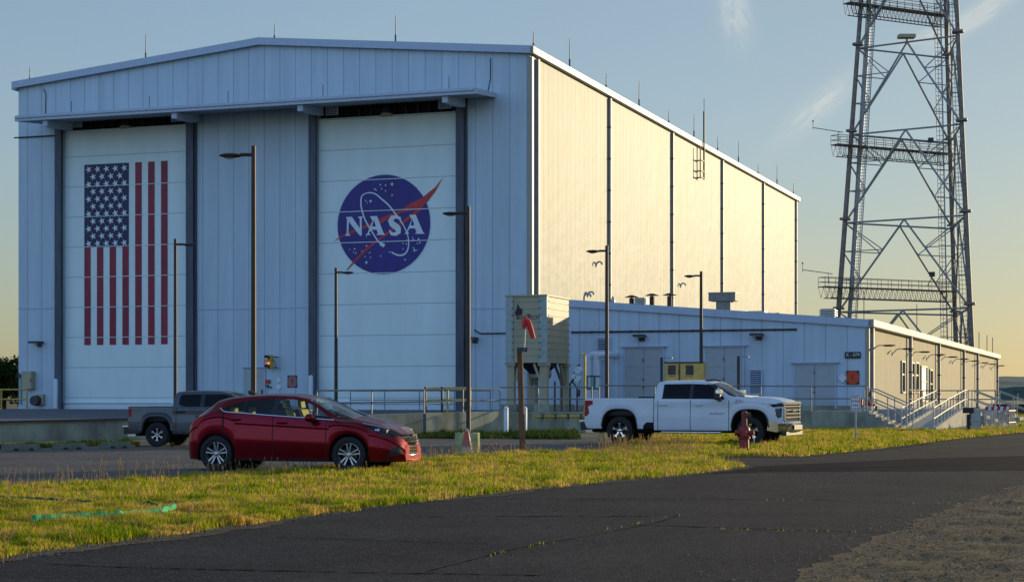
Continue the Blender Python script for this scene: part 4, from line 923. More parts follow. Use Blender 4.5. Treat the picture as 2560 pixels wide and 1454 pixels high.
# ---- hydrant
y = 6291.6/(1126-HY); x, _ = D(1861, y); t = thing('fire_hydrant', 'dark red fire hydrant with a tall rusty standpipe in the grass before the truck', 'hydrant', (x, y, 0)); k = y/F
hz = H(1062, y)
MB().lathe([(.16,-.1),(.16,.03),(.125,.05),(.12,hz*.45),(.16,hz*.48),(.16,hz*.53),(.13,hz*.56),(.15,hz*.82),(.13,hz*.92),(.06,hz*1.02),(.04,hz*1.06)], n=16).build('barrel', 'hydrant_red', t)
MB().cyl((-.05,-.22,hz*.68),(0,-.1,hz*.68),.085,n=12).cyl((.12,0,hz*.70),(.25,-.03,hz*.70),.07,n=12).cyl((-.25,0,hz*.70),(-.12,0,hz*.70),.07,n=12).build('nozzle', 'hydrant_red', t)
MB().cyl((0,0,hz*.9),(-.01,0,H(1032,y)),.075,n=12).cyl((.02,0,H(1040,y)),(.17,0,H(1036,y)),.075,n=12).sphere((0,0,H(1033,y)),.085,10).build('standpipe', 'hydrant_rust', t)
MB().tube([(.22,-.02,hz*.66),(.26,-.02,hz*.5),(.24,-.02,hz*.3)],.012,5).build('chain', 'galv', t)
# ---- concrete blocks and cone
def block(px, py, wpx, hpx, label, rz=-4):
    x, y = G(px, py); k = y/F; t = thing('concrete_block', label, 'concrete block', (x, y, 0), R(rz), 'yellow stained concrete blocks')
    w, h_ = wpx*k, hpx*k; b = MB().box(-w/2,w/2,0,.55,-.05,h_,0); b.build('block', 'lichen_yellow', t, smooth=0, bevel=.03)
    MB().box(-w/2+.12,-w/2+.2,.1,.2,h_-.04,h_+.03).box(w/2-.2,w/2-.12,.1,.2,h_-.04,h_+.03).build('lifting_eye', 'dark_metal', t, smooth=0); return t
block(1166, 1131, 58, 50, 'square concrete block stained with yellow lichen behind the traffic cone')
block(1505, 1104, 18, 22, 'small yellowish concrete block at the tail of the white truck', 0)
x, y = G(1167, 1136); t = thing('traffic_cone', 'faded orange and white traffic cone against the stained block', 'traffic cone', (x, y, 0)); k = y/F; hz = 66*k
MB().box(-.2,.2,-.2,.2,0,.04).build('base', 'dark_metal', t, smooth=0, bevel=.02)
MB().lathe([(.15,.04),(.13,hz*.28),(.095,hz*.55),(.055,hz*.88),(.045,hz*.9),(.03,hz)], n=16, ms=['x']*0 or [1,2,0,0,1]).build('cone', ['cone_red', 'concrete_pale', 'faded_orange'], t)
# ---- wheel stops along the left wall
mat('concrete_old', (.12, .13, .10), .95, var=.4, scale=4, bump=.4, bscale=14)
for i, (pa_, pb_2, pyy, lab) in enumerate(((4, 100, 1127, 'leftmost concrete parking stop'), (132, 214, 1124, 'middle concrete parking stop between two tufts'), (252, 326, 1121, 'concrete parking stop nearest the dark pickup'))):
    a = G(pa_, pyy); b = G(pb_2, pyy-1); t = thing('wheel_stop', lab, 'parking stop', (*a, 0), math.atan2(b[1]-a[1], b[0]-a[0]), 'concrete parking stops'); L2 = math.hypot(b[0]-a[0], b[1]-a[1])
    MB().prism([(-.11,0),(.11,0),(.09,.14),(.05,.18),(-.05,.18),(-.09,.14)], 0, L2, 'yz').build('block', 'concrete_old', t, smooth=0, bevel=.02)
    MB().box(L2*.3,L2*.3+.12,-.12,-.111,.0,.07).box(L2*.7,L2*.7+.12,-.12,-.111,.0,.07).build('slot', 'ink', t, smooth=0)

# ================================================================== TOWER
tw_ = thing('lattice_tower', 'tall three legged steel lattice tower with catwalks rising behind the annex', 'tower', (0, 0, 0))
base = {}; TS = 1.13; th_ = lambda h: 1.4+(h-1.4)*TS
for nme, px, tt in (('L', 2096, 196.0*TS), ('R', 2425, 187.0*TS), ('M', 2388, 203.5*TS)): base[nme] = Vector((*D(px, tt), 0))
K = (base['L']+base['R']+base['M'])/3; hR = th_(10.7)
def leg(nme, h): s = 1.0-(h-hR)*.0082/TS; p = K+(base[nme]-K)*s; return Vector((p.x, p.y, h))
lv = [-9+0.0 if False else 1.3, 10.7, 20.4, 30.0, 39.4, 48.8, 58]; lv = [th_(h) for h in lv]
tw_.location = (K.x, K.y, 0); off_ = Vector((K.x, K.y, 0))
def LG_(n_, h): return leg(n_, h)-off_
for nme in 'LRM':
    MB().cyl(LG_(nme, 0), LG_(nme, 65), .34, .24, 12).build('leg', 'tower_steel', tw_)
    for h in lv[1:-1]: MB().cyl(LG_(nme, h+.35), LG_(nme, h+.60), .70, n=12).build('flange', 'tower_steel', tw_)
for (a, b) in (('L','R'), ('L','M'), ('M','R')):
    for i in range(len(lv)-1):
        h0, h1 = lv[i], lv[i+1]; A0, A1, B0, B1 = LG_(a,h0), LG_(a,h1), LG_(b,h0), LG_(b,h1); mid = (A1+B1)/2
        MB().cyl(A1, B1, .11, n=8).build('horizontal_tube', 'tower_grey', tw_)
        for P0, P1 in ((A0, A1), (B0, B1)):
            MB().cyl(P0, mid, .12, n=8).build('diagonal_tube', 'tower_grey', tw_)
            q1 = P0.lerp(mid, .36); q2 = P0.lerp(mid, .68); e1 = P0.lerp(P1, .36); e2 = P0.lerp(P1, .68)
            MB().cyl(q1, e1, .065, n=6).cyl(q2, e2, .065, n=6).cyl(q1, e2, .065, n=6).cyl(q2, P1, .065, n=6).build('lattice_brace', 'tower_grey', tw_)
def truss(p0, p1, z, name='catwalk', h=1.35, wid=1.3, rail=1.15, nb=26):
    d = Vector((p1[0]-p0[0], p1[1]-p0[1], 0)); n = Vector((-d.y, d.x, 0)).normalized()*wid; o = Vector((p0[0], p0[1], z)); L = d.length
    fl_ = MB(); fl_.beam(o+n/2, o+n/2+d, wid, .10); cw_ = fl_.build(name, 'tower_steel', tw_, smooth=0)
    tm = MB()
    for s in (0, 1):
        oo = o+n*s; tm.cyl(oo, oo+d, .08, n=6); bo = oo+Vector((0,0,-h)); 
        tm.cyl(bo+d*.04, bo+d*.97, .07, n=6)
        for i in range(nb): a_ = oo+d*(i/nb); b_ = oo+d*((i+1)/nb); dn = Vector((0,0,-h)); m_ = (a_+b_)/2+dn; tm.cyl(a_, m_, .035, n=4).cyl(m_, b_, .035, n=4)
    tm.build('truss', 'tower_steel', cw_)
    rl = MB()
    for s in (0, 1):
        oo = o+n*s
        for zz in (rail, rail*.5): rl.cyl(oo+Vector((0,0,zz)), oo+d+Vector((0,0,zz)), .04, n=6)
        for i in range(nb//2+1): a_ = oo+d*(i/(nb//2)); rl.cyl(a_, a_+Vector((0,0,rail)), .04, n=5)
    for zz in (rail, rail*.5): rl.cyl(o+Vector((0,0,zz)), o+n+Vector((0,0,zz)), .04, n=6)
    rl.build('guard_rail', 'tower_steel', cw_)
for z in (th_(13.35), th_(28.7), th_(44.0)):
    a = LG_('L', z); b = LG_('M', z); d = (b-a); a2 = a-d*.145; b2 = b+d*.02
    truss((a2.x, a2.y-1.5), (b2.x, b2.y-1.0), z)
for z in (th_(13.35)+1.6, th_(28.7)+1.6):
    a = LG_('L', z); an = MB(); an.cyl((a.x-1.7, a.y-.8, z-1.0), (a.x-1.7, a.y-.8, z+.2), .04, n=6).cyl((a.x-1.2,a.y-.8,z+.05),(a.x-5.0,a.y-1.6,z+.5),.05,n=6).cyl((a.x-5.0,a.y-1.6,z+.2),(a.x-5.0,a.y-1.6,z+1.3),.04,n=6).sphere((a.x-5,a.y-1.6,z+1.3),.12,8)
    an.build('wind_sensor_arm', 'tower_steel', tw_)
# caged ladders
def cage(q, h0, h1, w, name, m, step=.75):
    la = MB()
    for s in (-1, 1): la.cyl(q(h0)+Vector((s*w/2,0,0)), q(h1)+Vector((s*w/2,0,0)), .06, n=5); la.cyl(q(h0)+Vector((s*w/4,-.5,0)), q(h1)+Vector((s*w/4,-.5,0)), .035, n=4)
    h = h0
    while h < h1: la.cyl(q(h)+Vector((-w/2,0,0)), q(h)+Vector((w/2,0,0)), .035, n=4); h += step/2
    la.build(name, m, tw_)
cage(lambda h: LG_('L', h).lerp(LG_('M', h), .115)+Vector((.0,-.2,0)), 1, 56, 1.1, 'ladder', 'ladder_pale')
MB().cyl(LG_('L', 1).lerp(LG_('M', 1), .10), LG_('L', 56).lerp(LG_('M', 56), .10), .26, n=8).build('cable_conduit', 'ladder_pale', tw_)
cage(lambda h: LG_('M', h).lerp(LG_('R', h), .45)+Vector((.3,0,0)), 1, 56, .9, 'ladder', 'tower_grey', 1.1)
cage(lambda h: LG_('M', h).lerp(LG_('L', h), .10)+Vector((.0,0,0)), 1, 56, .8, 'ladder', 'ladder_pale', 1.1)
p = LG_('L', th_(39.4)).lerp(LG_('R', th_(39.4)), .5); fl2 = MB(); fl2.box(p.x-1.1, p.x+.9, p.y-.8, p.y+.5, p.z+.45, p.z+.85); fl2.cyl((p.x,p.y,p.z),(p.x,p.y,p.z+.45),.15,n=8); fl2.build('floodlight', 'tan_metal', tw_, smooth=0)
for h in (th_(15.2), th_(30.1)): p = LG_('L', h).lerp(LG_('M', h), .80); MB().box(p.x-.35,p.x+.25,p.y-.5,p.y+.1,p.z-.3,p.z+.3).cyl((p.x,p.y,p.z-.3),(p.x-.6,p.y,p.z-1.5),.05,n=5).build('instrument_box', 'dark_metal', tw_, smooth=0)

# ================================================================== GROUND, ROADS
mat('ground_soil', (.10, .085, .040), .95, var=.35, scale=1.5, bump=.5, bscale=25, col2=(.13, .13, .045))
gm = MB(); gm.add([(-1500,-40,0),(1500,-40,0),(1500,3000,0),(-1500,3000,0)], [(0,1,2,3)]); struct(gm.build('ground', 'ground_soil', None, smooth=0))
mat('asphalt_road', (.018, .0175, .019), 1.0, var=.28, scale=.5, bump=.7, bscale=45, col2=(.042, .039, .037), spec=.12)
mat('asphalt_lot', (.092, .078, .070), .85, var=.3, scale=.45, bump=.5, bscale=50, col2=(.15, .125, .105), spec=.15)
mat('gravel', (.095, .066, .036), 1.0, var=.4, scale=14, bump=.8, bscale=60, col2=(.24, .175, .105), spec=.1)
mat('pebbles', (.15, .12, .085), .9, var=.4, scale=8)
mat('tar', (.004, .004, .004), 1.0, var=0, spec=0.0)
mat('paint_line', (.42, .38, .30), .8, var=.3, scale=3)
# fine speckle on both asphalts
for nm_, sc_ in (('asphalt_road', 9), ('asphalt_lot', 7)):
    m = M[nm_]; nt = m.node_tree; n = nt.nodes; l = nt.links; src = n[m['mixout']].outputs['Result']
    t = n.new('ShaderNodeTexCoord'); z = n.new('ShaderNodeTexNoise'); z.inputs['Scale'].default_value = sc_; z.inputs['Detail'].default_value = 9; z.inputs['Roughness'].default_value = .85; l.new(t.outputs['Object'], z.inputs['Vector'])
    r = n.new('ShaderNodeMapRange'); r.inputs['From Min'].default_value = .35; r.inputs['From Max'].default_value = .65; r.inputs['To Min'].default_value = .30; r.inputs['To Max'].default_value = 2.0; l.new(z.outputs['Fac'], r.inputs['Value'])
    v = n.new('ShaderNodeVectorMath'); v.operation = 'SCALE'; l.new(src, v.inputs[0]); l.new(r.outputs[0], v.inputs['Scale']); l.new(v.outputs[0], n['Principled BSDF'].inputs['Base Color'])
def wob(pts, amp=.10, step=.7, seed=1):
    rg = np.random.default_rng(seed); o = []
    for i in range(len(pts)):
        a = np.array(pts[i]); b = np.array(pts[(i+1) % len(pts)]); L = np.linalg.norm(b-a); n = int(min(60, max(1, L/step)))
        for k in range(n): q = a+(b-a)*k/n; o.append((q[0]+rg.normal()*amp*(k > 0), q[1]+rg.normal()*amp*(k > 0)))
    return o
def sheet(name, pts, z, m):
    import mathutils
    vs = [Vector((p[0], p[1], z)) for p in pts]; tri = mathutils.geometry.tessellate_polygon([vs])
    o = MB(); o.add(vs, tri); q = o.build(name, m, None, smooth=0); struct(q)
    if q.data.polygons[0].normal.z < 0: q.data.flip_normals()
    return q
low = [(-350,1440),(0,1397),(300,1354),(700,1300),(1000,1258),(1500,1206),(1700,1189),(1862,1166)]
up = [(1830,1158),(1742,1143),(1850,1141.5),(2000,1141),(2130,1129),(2400,1096),(2560,1080),(2760,1068)]
top_isl = [(1640,1096),(1560,1110),(1500,1130),(1300,1133),(1180,1139),(1060,1151),(900,1167),(500,1191),(0,1216),(-350,1236)]
g_low = [G(*p) for p in low]; g_up = [G(*p) for p in up]; g_top = [G(*p) for p in top_isl]
far_r = [(45, 90), (60, 140)]
road_right = [G(3300,1110), G(2900,1150), G(2560,1216), G(2300,1310), G(2010,1454)]
road_pts = g_low+g_up+[(40, 88), (55, 110), (75, 110)]+road_right+[(-1.0, 4), (-14, 4)]
sheet('road', wob(road_pts, .035, .6, 3), .004, 'asphalt_road')
sheet('parking_lot', wob([*g_top]+[(-60, 25), (-60, 50), G(-420,1119), G(0,1114), G(320,1104), G(700,1098), G(1060,1094), G(1450,1092), G(1600,1090)], .05, .8, 4), .005, 'asphalt_lot')
gr_pts = [G(2010,1454), G(2300,1310), G(2560,1216), G(2900,1150), G(3300,1110), (40,40), (40,4), (-1.2,4)]
# gravel verge: a low rough bank, finely meshed
def inpoly(px, py, poly):
    P = np.array(poly); x, y = P[:, 0], P[:, 1]; j = np.roll(np.arange(len(P)), 1); r = np.zeros(len(px), bool)
    for a, b in zip(range(len(P)), j):
        c = ((y[a] > py) != (y[b] > py)) & (px < (x[b]-x[a])*(py-y[a])/(y[b]-y[a]+1e-12)+x[a]); r ^= c
    return r
bl = [G(2010,1454), G(2300,1310), G(2560,1216), G(2900,1150)]
bx = np.array([p[0] for p in bl]); by = np.array([p[1] for p in bl])
nx_, ny_ = 200, 260; gv = []; 
ys_ = np.linspace(6, 44, ny_)
from mathutils import noise as mnoise
for y in ys_:
    xe = float(np.interp(y, by, bx)) if y >= by[0] else bx[0]-(by[0]-y)*.30
    xe += .22*mnoise.noise(Vector((y*.7, 0, 5)))+.16*mnoise.noise(Vector((y*2.3, 0, 9)))+.09*mnoise.noise(Vector((y*7, 0, 2)))
    for i in range(nx_):
        u = i/(nx_-1); d_ = (u**1.6)*12-.15; x = xe+d_
        h = .006+min(.05, max(0, d_)*.02)*(1 if d_ > 0 else 0)+.02*max(0, min(1, d_*2))*mnoise.noise(Vector((x*1.3, y*1.3, 0)))*2
        h += .022*max(0, min(1, d_*3))*mnoise.noise(Vector((x*3.5, y*3.5, 3)))+.014*max(0, min(1, d_*3))*mnoise.noise(Vector((x*9, y*6, 8)))+ .004*mnoise.noise(Vector((x*25, y*25, 3)))*(d_ > .05)
        h += .014*math.sin(8*(y-.25*(x-5)**2))*math.exp(-((x-6.6-.3*(y-15))/.35)**2)*(d_ > .4)
        gv.append((x, y, h))
go = MB(); go.add(gv, [(j*nx_+i, j*nx_+i+1, (j+1)*nx_+i+1, (j+1)*nx_+i) for j in range(ny_-1) for i in range(nx_-1)]); struct(go.build('gravel_verge', 'gravel', None, smooth=180))
# sandy strip where road and grass meet
def ribbon(mb, pts, w, z, seed=1, m=0, jit=.3, step=.25):
    rg = np.random.default_rng(seed); q = []
    for a, b in zip(pts[:-1], pts[1:]):
        a, b = np.array(a, float), np.array(b, float); n = max(1, int(np.linalg.norm(b-a)/step))
        for k in range(n): q.append(a+(b-a)*k/n)
    q.append(np.array(pts[-1], float)); vs = []; N = len(q); off2 = 0
    for i, p in enumerate(q):
        a = q[max(0, i-1)]; b = q[min(N-1, i+1)]; d = (b-a)/ (np.linalg.norm(b-a)+1e-9); n = np.array([-d[1], d[0]]); off2 = .8*off2+rg.normal()*w*.25
        ww = w*(1+rg.normal()*jit)*(1 if 0 < i < N-1 else .2); c = p+n*off2; vs += [(*(c+n*ww/2), z), (*(c-n*ww/2), z)]
    mb.add(vs, [(2*i, 2*i+1, 2*i+3, 2*i+2) for i in range(N-1)], m)
sn = MB(); gl2 = [(x+.0, y-.08) for x, y in g_low]; ribbon(sn, gl2, .32, .009, 5, jit=.25); ribbon(sn, [(p[0], p[1]-.1) for p in g_up[1:]], .35, .009, 6)
mat('sandy_edge', (.15, .115, .075), 1.0, var=.45, scale=9, bump=.8, bscale=30, spec=.0); struct(sn.build('sandy_verge', 'sandy_edge', None, smooth=0))
ck = MB()
for i, (pts, w) in enumerate((([(120,1411),(420,1422),(900,1432),(1400,1440)], .035), ([(690,1343),(1230,1360)], .02), ([(1000,1292),(1250,1291),(1650,1291)], .035), ([(1100,1247),(1500,1247),(2000,1249),(2260,1257)], .035), ([(1570,1312),(1900,1322),(2280,1334)], .04),
    ([(1060,1432),(1180,1400),(1300,1370),(1500,1335),(1640,1308),(1700,1287)], .014), ([(2050,1205),(2270,1208)], .03), ([(1880,1228),(2120,1231)], .02), ([(1750,1178),(2100,1171),(2500,1160)], .04))):
    ribbon(ck, [G(*p) for p in pts], w*.8, .0085, 20+i, jit=.55, step=.07)
struct(ck.build('tar_cracks', 'tar', None, smooth=0))
ln_ = MB(); ribbon(ln_, [G(880,1113), G(1200,1113), G(1460,1112)], .10, .010, 8, jit=.1); ribbon(ln_, [G(-200,1196), G(100,1190), G(470,1182)], .02, .010, 9, 1); struct(ln_.build('painted_line', ['paint_line', 'tar'], None, smooth=0))
# darker, bluer band laid over the road across the bend
mat('asphalt_dark', (.008, .010, .017), 1.0, var=.2, scale=.6, bump=.4, bscale=55, spec=0.05)
sheet('road_band', wob([G(1730,1186), G(1900,1180), G(2300,1178), G(2560,1176), G(2760,1170), G(2760,1140), G(2560,1139), G(2300,1146), G(2080,1156), G(1850,1168)], .05, .5, 12), .0065, 'asphalt_dark')
# loose stones
st = MB(); rg = np.random.default_rng(11)
def stones(mb, n, fx, rmin, rmax):
    for _ in range(n):
        x, y, z = fx(); r = rg.uniform(rmin, rmax); a = rg.uniform(0, 6.28, 5); q = [(x+r*math.cos(t), y+r*math.sin(t), z) for t in (0, 1.3, 2.5, 3.8, 5)]
        mb.add(q+[(x+r*.1*math.cos(a[0]), y+r*.1*math.sin(a[0]), z+r*.7)], [(0,1,5),(1,2,5),(2,3,5),(3,4,5),(4,0,5)])
def f1():
    u = rg.uniform(0, len(g_low)-1.01); i = int(u); a, b = np.array(g_low[i]), np.array(g_low[i+1]); p = a+(b-a)*(u-i); return p[0]+rg.normal()*.1, p[1]-.12+rg.normal()*.14, .008
stones(st, 2600, f1, .006, .018)
def f2():
    y = rg.uniform(9, 40); xe = float(np.interp(y, by, bx)) if y >= by[0] else bx[0]-(by[0]-y)*.30; d_ = rg.normal()*.5 if rg.random() < .25 else abs(rg.normal())*2.2; return xe+d_, y, .008+max(0, min(.05, d_*.02))
stones(st, 2600, f2, .008, .02)
o = st.build('gravel_stones', 'pebbles', None, smooth=0); o['kind'] = 'stuff'

# far hills and tree line
hl = MB(); N = 160; vs = []
for i in range(N):
    x = -100+ 900*i/(N-1); h = 4.5+3.2*mnoise.noise(Vector((x*.012, 0, 0)))+1.2*mnoise.noise(Vector((x*.09, 3, 0)))
    if x < 190: h *= .45
    h += 5.0/(1+math.exp(-(x-262)/18)); vs += [(x, 900, -2), (x, 900, h*1.0), (x, 1100, h*1.4)]
hl.add(vs, [(3*i, 3*i+3, 3*i+4, 3*i+1) for i in range(N-1)]+[(3*i+1, 3*i+4, 3*i+5, 3*i+2) for i in range(N-1)]); struct(hl.build('hills', 'hill_far', None))

# ================================================================== VEHICLES
def glass_mat(name, tint, gl=.9):
    m = bpy.data.materials.new(name); m.use_nodes = True; nt = m.node_tree; n = nt.nodes; l = nt.links; n.clear()
    o = n.new('ShaderNodeOutputMaterial'); t = n.new('ShaderNodeBsdfTransparent'); t.inputs[0].default_value = (*tint, 1)
    g = n.new('ShaderNodeBsdfGlossy'); g.inputs['Roughness'].default_value = .03; g.inputs[0].default_value = (gl, gl, gl, 1)
    f = n.new('ShaderNodeFresnel'); f.inputs[0].default_value = 1.5; x = n.new('ShaderNodeMixShader')
    l.new(f.outputs[0], x.inputs[0]); l.new(t.outputs[0], x.inputs[1]); l.new(g.outputs[0], x.inputs[2]); l.new(x.outputs[0], o.inputs[0]); M[name] = m
glass_mat('glass_clear', (.80, .88, .85)); glass_mat('glass_tint', (.05, .055, .06), .4); glass_mat('lamp_clear', (.75, .8, .85))
def paint(name, col, flake=.35, rough=.34, metal=.0, coat=.32):
    m = mat(name, col, rough, metal, var=.05, scale=2, coat=coat, spec=.3); p = m.node_tree.nodes['Principled BSDF']; p.inputs['Coat Roughness'].default_value = .06
paint('paint_cherry', (.20, .003, .013), metal=.8, rough=.30, coat=.3); paint('paint_bright', (.60, .64, .70)); paint('paint_graphite', (.085, .09, .10), metal=.5)
mat('rubber', (.014, .014, .015), .85, var=.25, scale=12); mat('plastic_black', (.012, .012, .014), .5, var=.1)
mat('alloy', (.42, .44, .47), .28, .8, var=.1); mat('chrome', (.72, .72, .72), .12, 1.0, var=0); mat('tail_red', (.30, .003, .010), .35, var=0, spec=.25)
mat('seat_dark', (.02, .022, .02), .8, var=.2); mat('seat_yellow', (.62, .56, .08), .7, var=.1); mat('amber', (.5, .13, .02), .3, var=0)
mat('well_black', (.006, .006, .006), .95, var=0)

def loft(sec, xs, nres, classify, parts, parent, mats, cap_front=True, cap_rear=True):
    """sec(x) -> control points (y, z); classify(x, y, z) -> part key; parts: key -> (name, material)"""
    rings = []
    for x in xs:
        P = np.array(sec(x), float); k = len(P); t = np.linspace(0, k-1, nres); i = np.clip(t.astype(int), 0, k-2); f = (t-i)[:, None]
        a, b, c, d = P[np.maximum(i-1, 0)], P[i], P[i+1], P[np.minimum(i+2, k-1)]
        q = .5*((2*b)+(-a*1+c)*f+(2*a-5*b+4*c-d)*f**2+(-a+3*b-3*c+d)*f**3)
        q = .55*q+.45*(b+(c-b)*f)                         # a little tension keeps creases crisp
        q[-1, 0] = 0; rings.append(np.column_stack([np.full(nres, x), q]))
    A = np.array(rings); nx = len(xs); B = {}
    for s in (-1, 1):
        V = A.copy(); V[:, :, 1] *= s
        cx = (V[:-1, :-1]+V[1:, 1:]+V[1:, :-1]+V[:-1, 1:])/4
        for i in range(nx-1):
            for j in range(nres-1):
                key = classify(cx[i, j, 0], abs(cx[i, j, 1]), cx[i, j, 2], j/(nres-1), s)
                if key is None: continue
                if key not in ('body', 'under', 'hood', 'shield', 'rearglass', 'bedin'): key = (key, s)
                B.setdefault(key, []).append((i, j, s))
    for key, fs in B.items():
        nm, mt = parts[key[0] if isinstance(key, tuple) else key]; idx = {}; vs = []; ff = []
        def vid(i, j, s):
            kk = (i, j, s if j < nres-1 else 0)
            if kk not in idx: idx[kk] = len(vs); v = A[i, j]; vs.append((v[0], v[1]*s, v[2]))
            return idx[kk]
        for i, j, s in fs:
            q = (vid(i,j,s), vid(i+1,j,s), vid(i+1,j+1,s), vid(i,j+1,s)); ff.append(q if s < 0 else q[::-1])
        o = MB(); o.v = vs; o.f = ff; o.m = [0]*len(ff)
        if key == 'body':
            for fl_, i in ((cap_rear, 0), (cap_front, nx-1)):
                if fl_: ring = [tuple(A[i, j]*np.array([1, -1, 1])) for j in range(nres)]+[tuple(A[i, j]) for j in range(nres-2, -1, -1)]; o.add(ring, [tuple(range(len(ring)))])
        o.build(nm, mt, parent, smooth=42)
def pin(x, z, poly):
    r = False; n = len(poly)
    for k in range(n):
        x1, z1 = poly[k]; x2, z2 = poly[k-1]
        if (z1 > z) != (z2 > z) and x < (x2-x1)*(z-z1)/(z2-z1+1e-12)+x1: r = not r
    return r

def wheel(parent, x, y, r, w, rr, style, side, rim_m='alloy', steer=0):
    """a wheel standing on the ground; side -1 faces the camera"""
    e = bpy.data.objects.new('wheel', None); scene.collection.objects.link(e); e.parent = parent; e.location = (x, y, r); e.empty_display_size = .1; e.rotation_euler = (0, 0, steer)
    s = side; h = w/2
    prof = [(rr, s*h*.62), (rr+.02, s*h*.9), (r*.86, s*h*1.0), (r*.97, s*h*.86), (r, s*h*.55), (r, -s*h*.55), (r*.97, -s*h*.86), (r*.86, -s*h), (rr, -s*h*.8)]
    t = MB(); t.lathe(prof, (0,0,0), 'y', 48)
    for k in range(46):
        a = 2*math.pi*k/46; c, sn_ = math.cos(a), math.sin(a)
        for q in (-.28, .28): t.beam((c*(r-.012), q*w-.05*w, sn_*(r-.012)), (c*(r-.012), q*w+.12*w, sn_*(r-.012)), .02, .03)
    t.build('tyre', 'rubber', e)
    b = MB(); b.lathe([(rr, s*h*.62), (rr*.96, s*h*.66), (rr*.92, s*h*.45), (rr*.90, -s*h*.3)], (0,0,0), 'y', 40)
    dsk = MB().lathe([(.001, -s*h*.05), (rr*.62, -s*h*.05), (rr*.62, -s*h*.2)], (0,0,0), 'y', 30); dsk.build('brake_disc', 'dark_metal', e)
    MB().lathe([(.001, -s*h*.31), (rr*.95, -s*h*.31)], (0,0,0), 'y', 30).build('barrel', 'well_black', e)
    nsp, dbl, ws = style; yo = s*h*.60
    for k in range(nsp):
        a = math.pi/2+2*math.pi*k/nsp
        def P(rad, da, dy): return (rad*math.cos(a+da), yo+dy, rad*math.sin(a+da))
        if dbl:
            for u in (-1, 1):
                A1, A2, B1, B2 = P(rr*.20, u*.30-.22, s*.0), P(rr*.20, u*.30+.22, s*.0), P(rr*.95, u*.20-.075, s*.012), P(rr*.95, u*.20+.075, s*.012)
                d_ = -s*.03; b.add([A1, A2, B2, B1]+[(p[0], p[1]+d_, p[2]) for p in (A1, A2, B2, B1)], [(0,1,2,3), (0,4,5,1), (2,6,7,3), (1,5,6,2), (3,7,4,0)])
        else:
            A1, A2, M1, M2, B1, B2 = P(rr*.20, -.55, 0), P(rr*.20, .55, 0), P(rr*.62, -ws*.55, s*.01), P(rr*.62, ws*.55, s*.01), P(rr*.95, -ws, s*.012), P(rr*.95, ws, s*.012)
            d_ = -s*.04; q = [A1, A2, M2, B2, B1, M1]; b.add(q+[(p[0], p[1]+d_, p[2]) for p in q], [(0,1,2,5), (5,2,3,4)]+[(i, i+6, (i+1) % 6+6, (i+1) % 6) for i in range(6)])
    b.lathe([(.001, yo+s*.03), (rr*.15, yo+s*.028), (rr*.24, yo+s*.008), (rr*.26, yo-s*.03)], (0,0,0), 'y', 20)
    b.build('rim', rim_m, e); return e

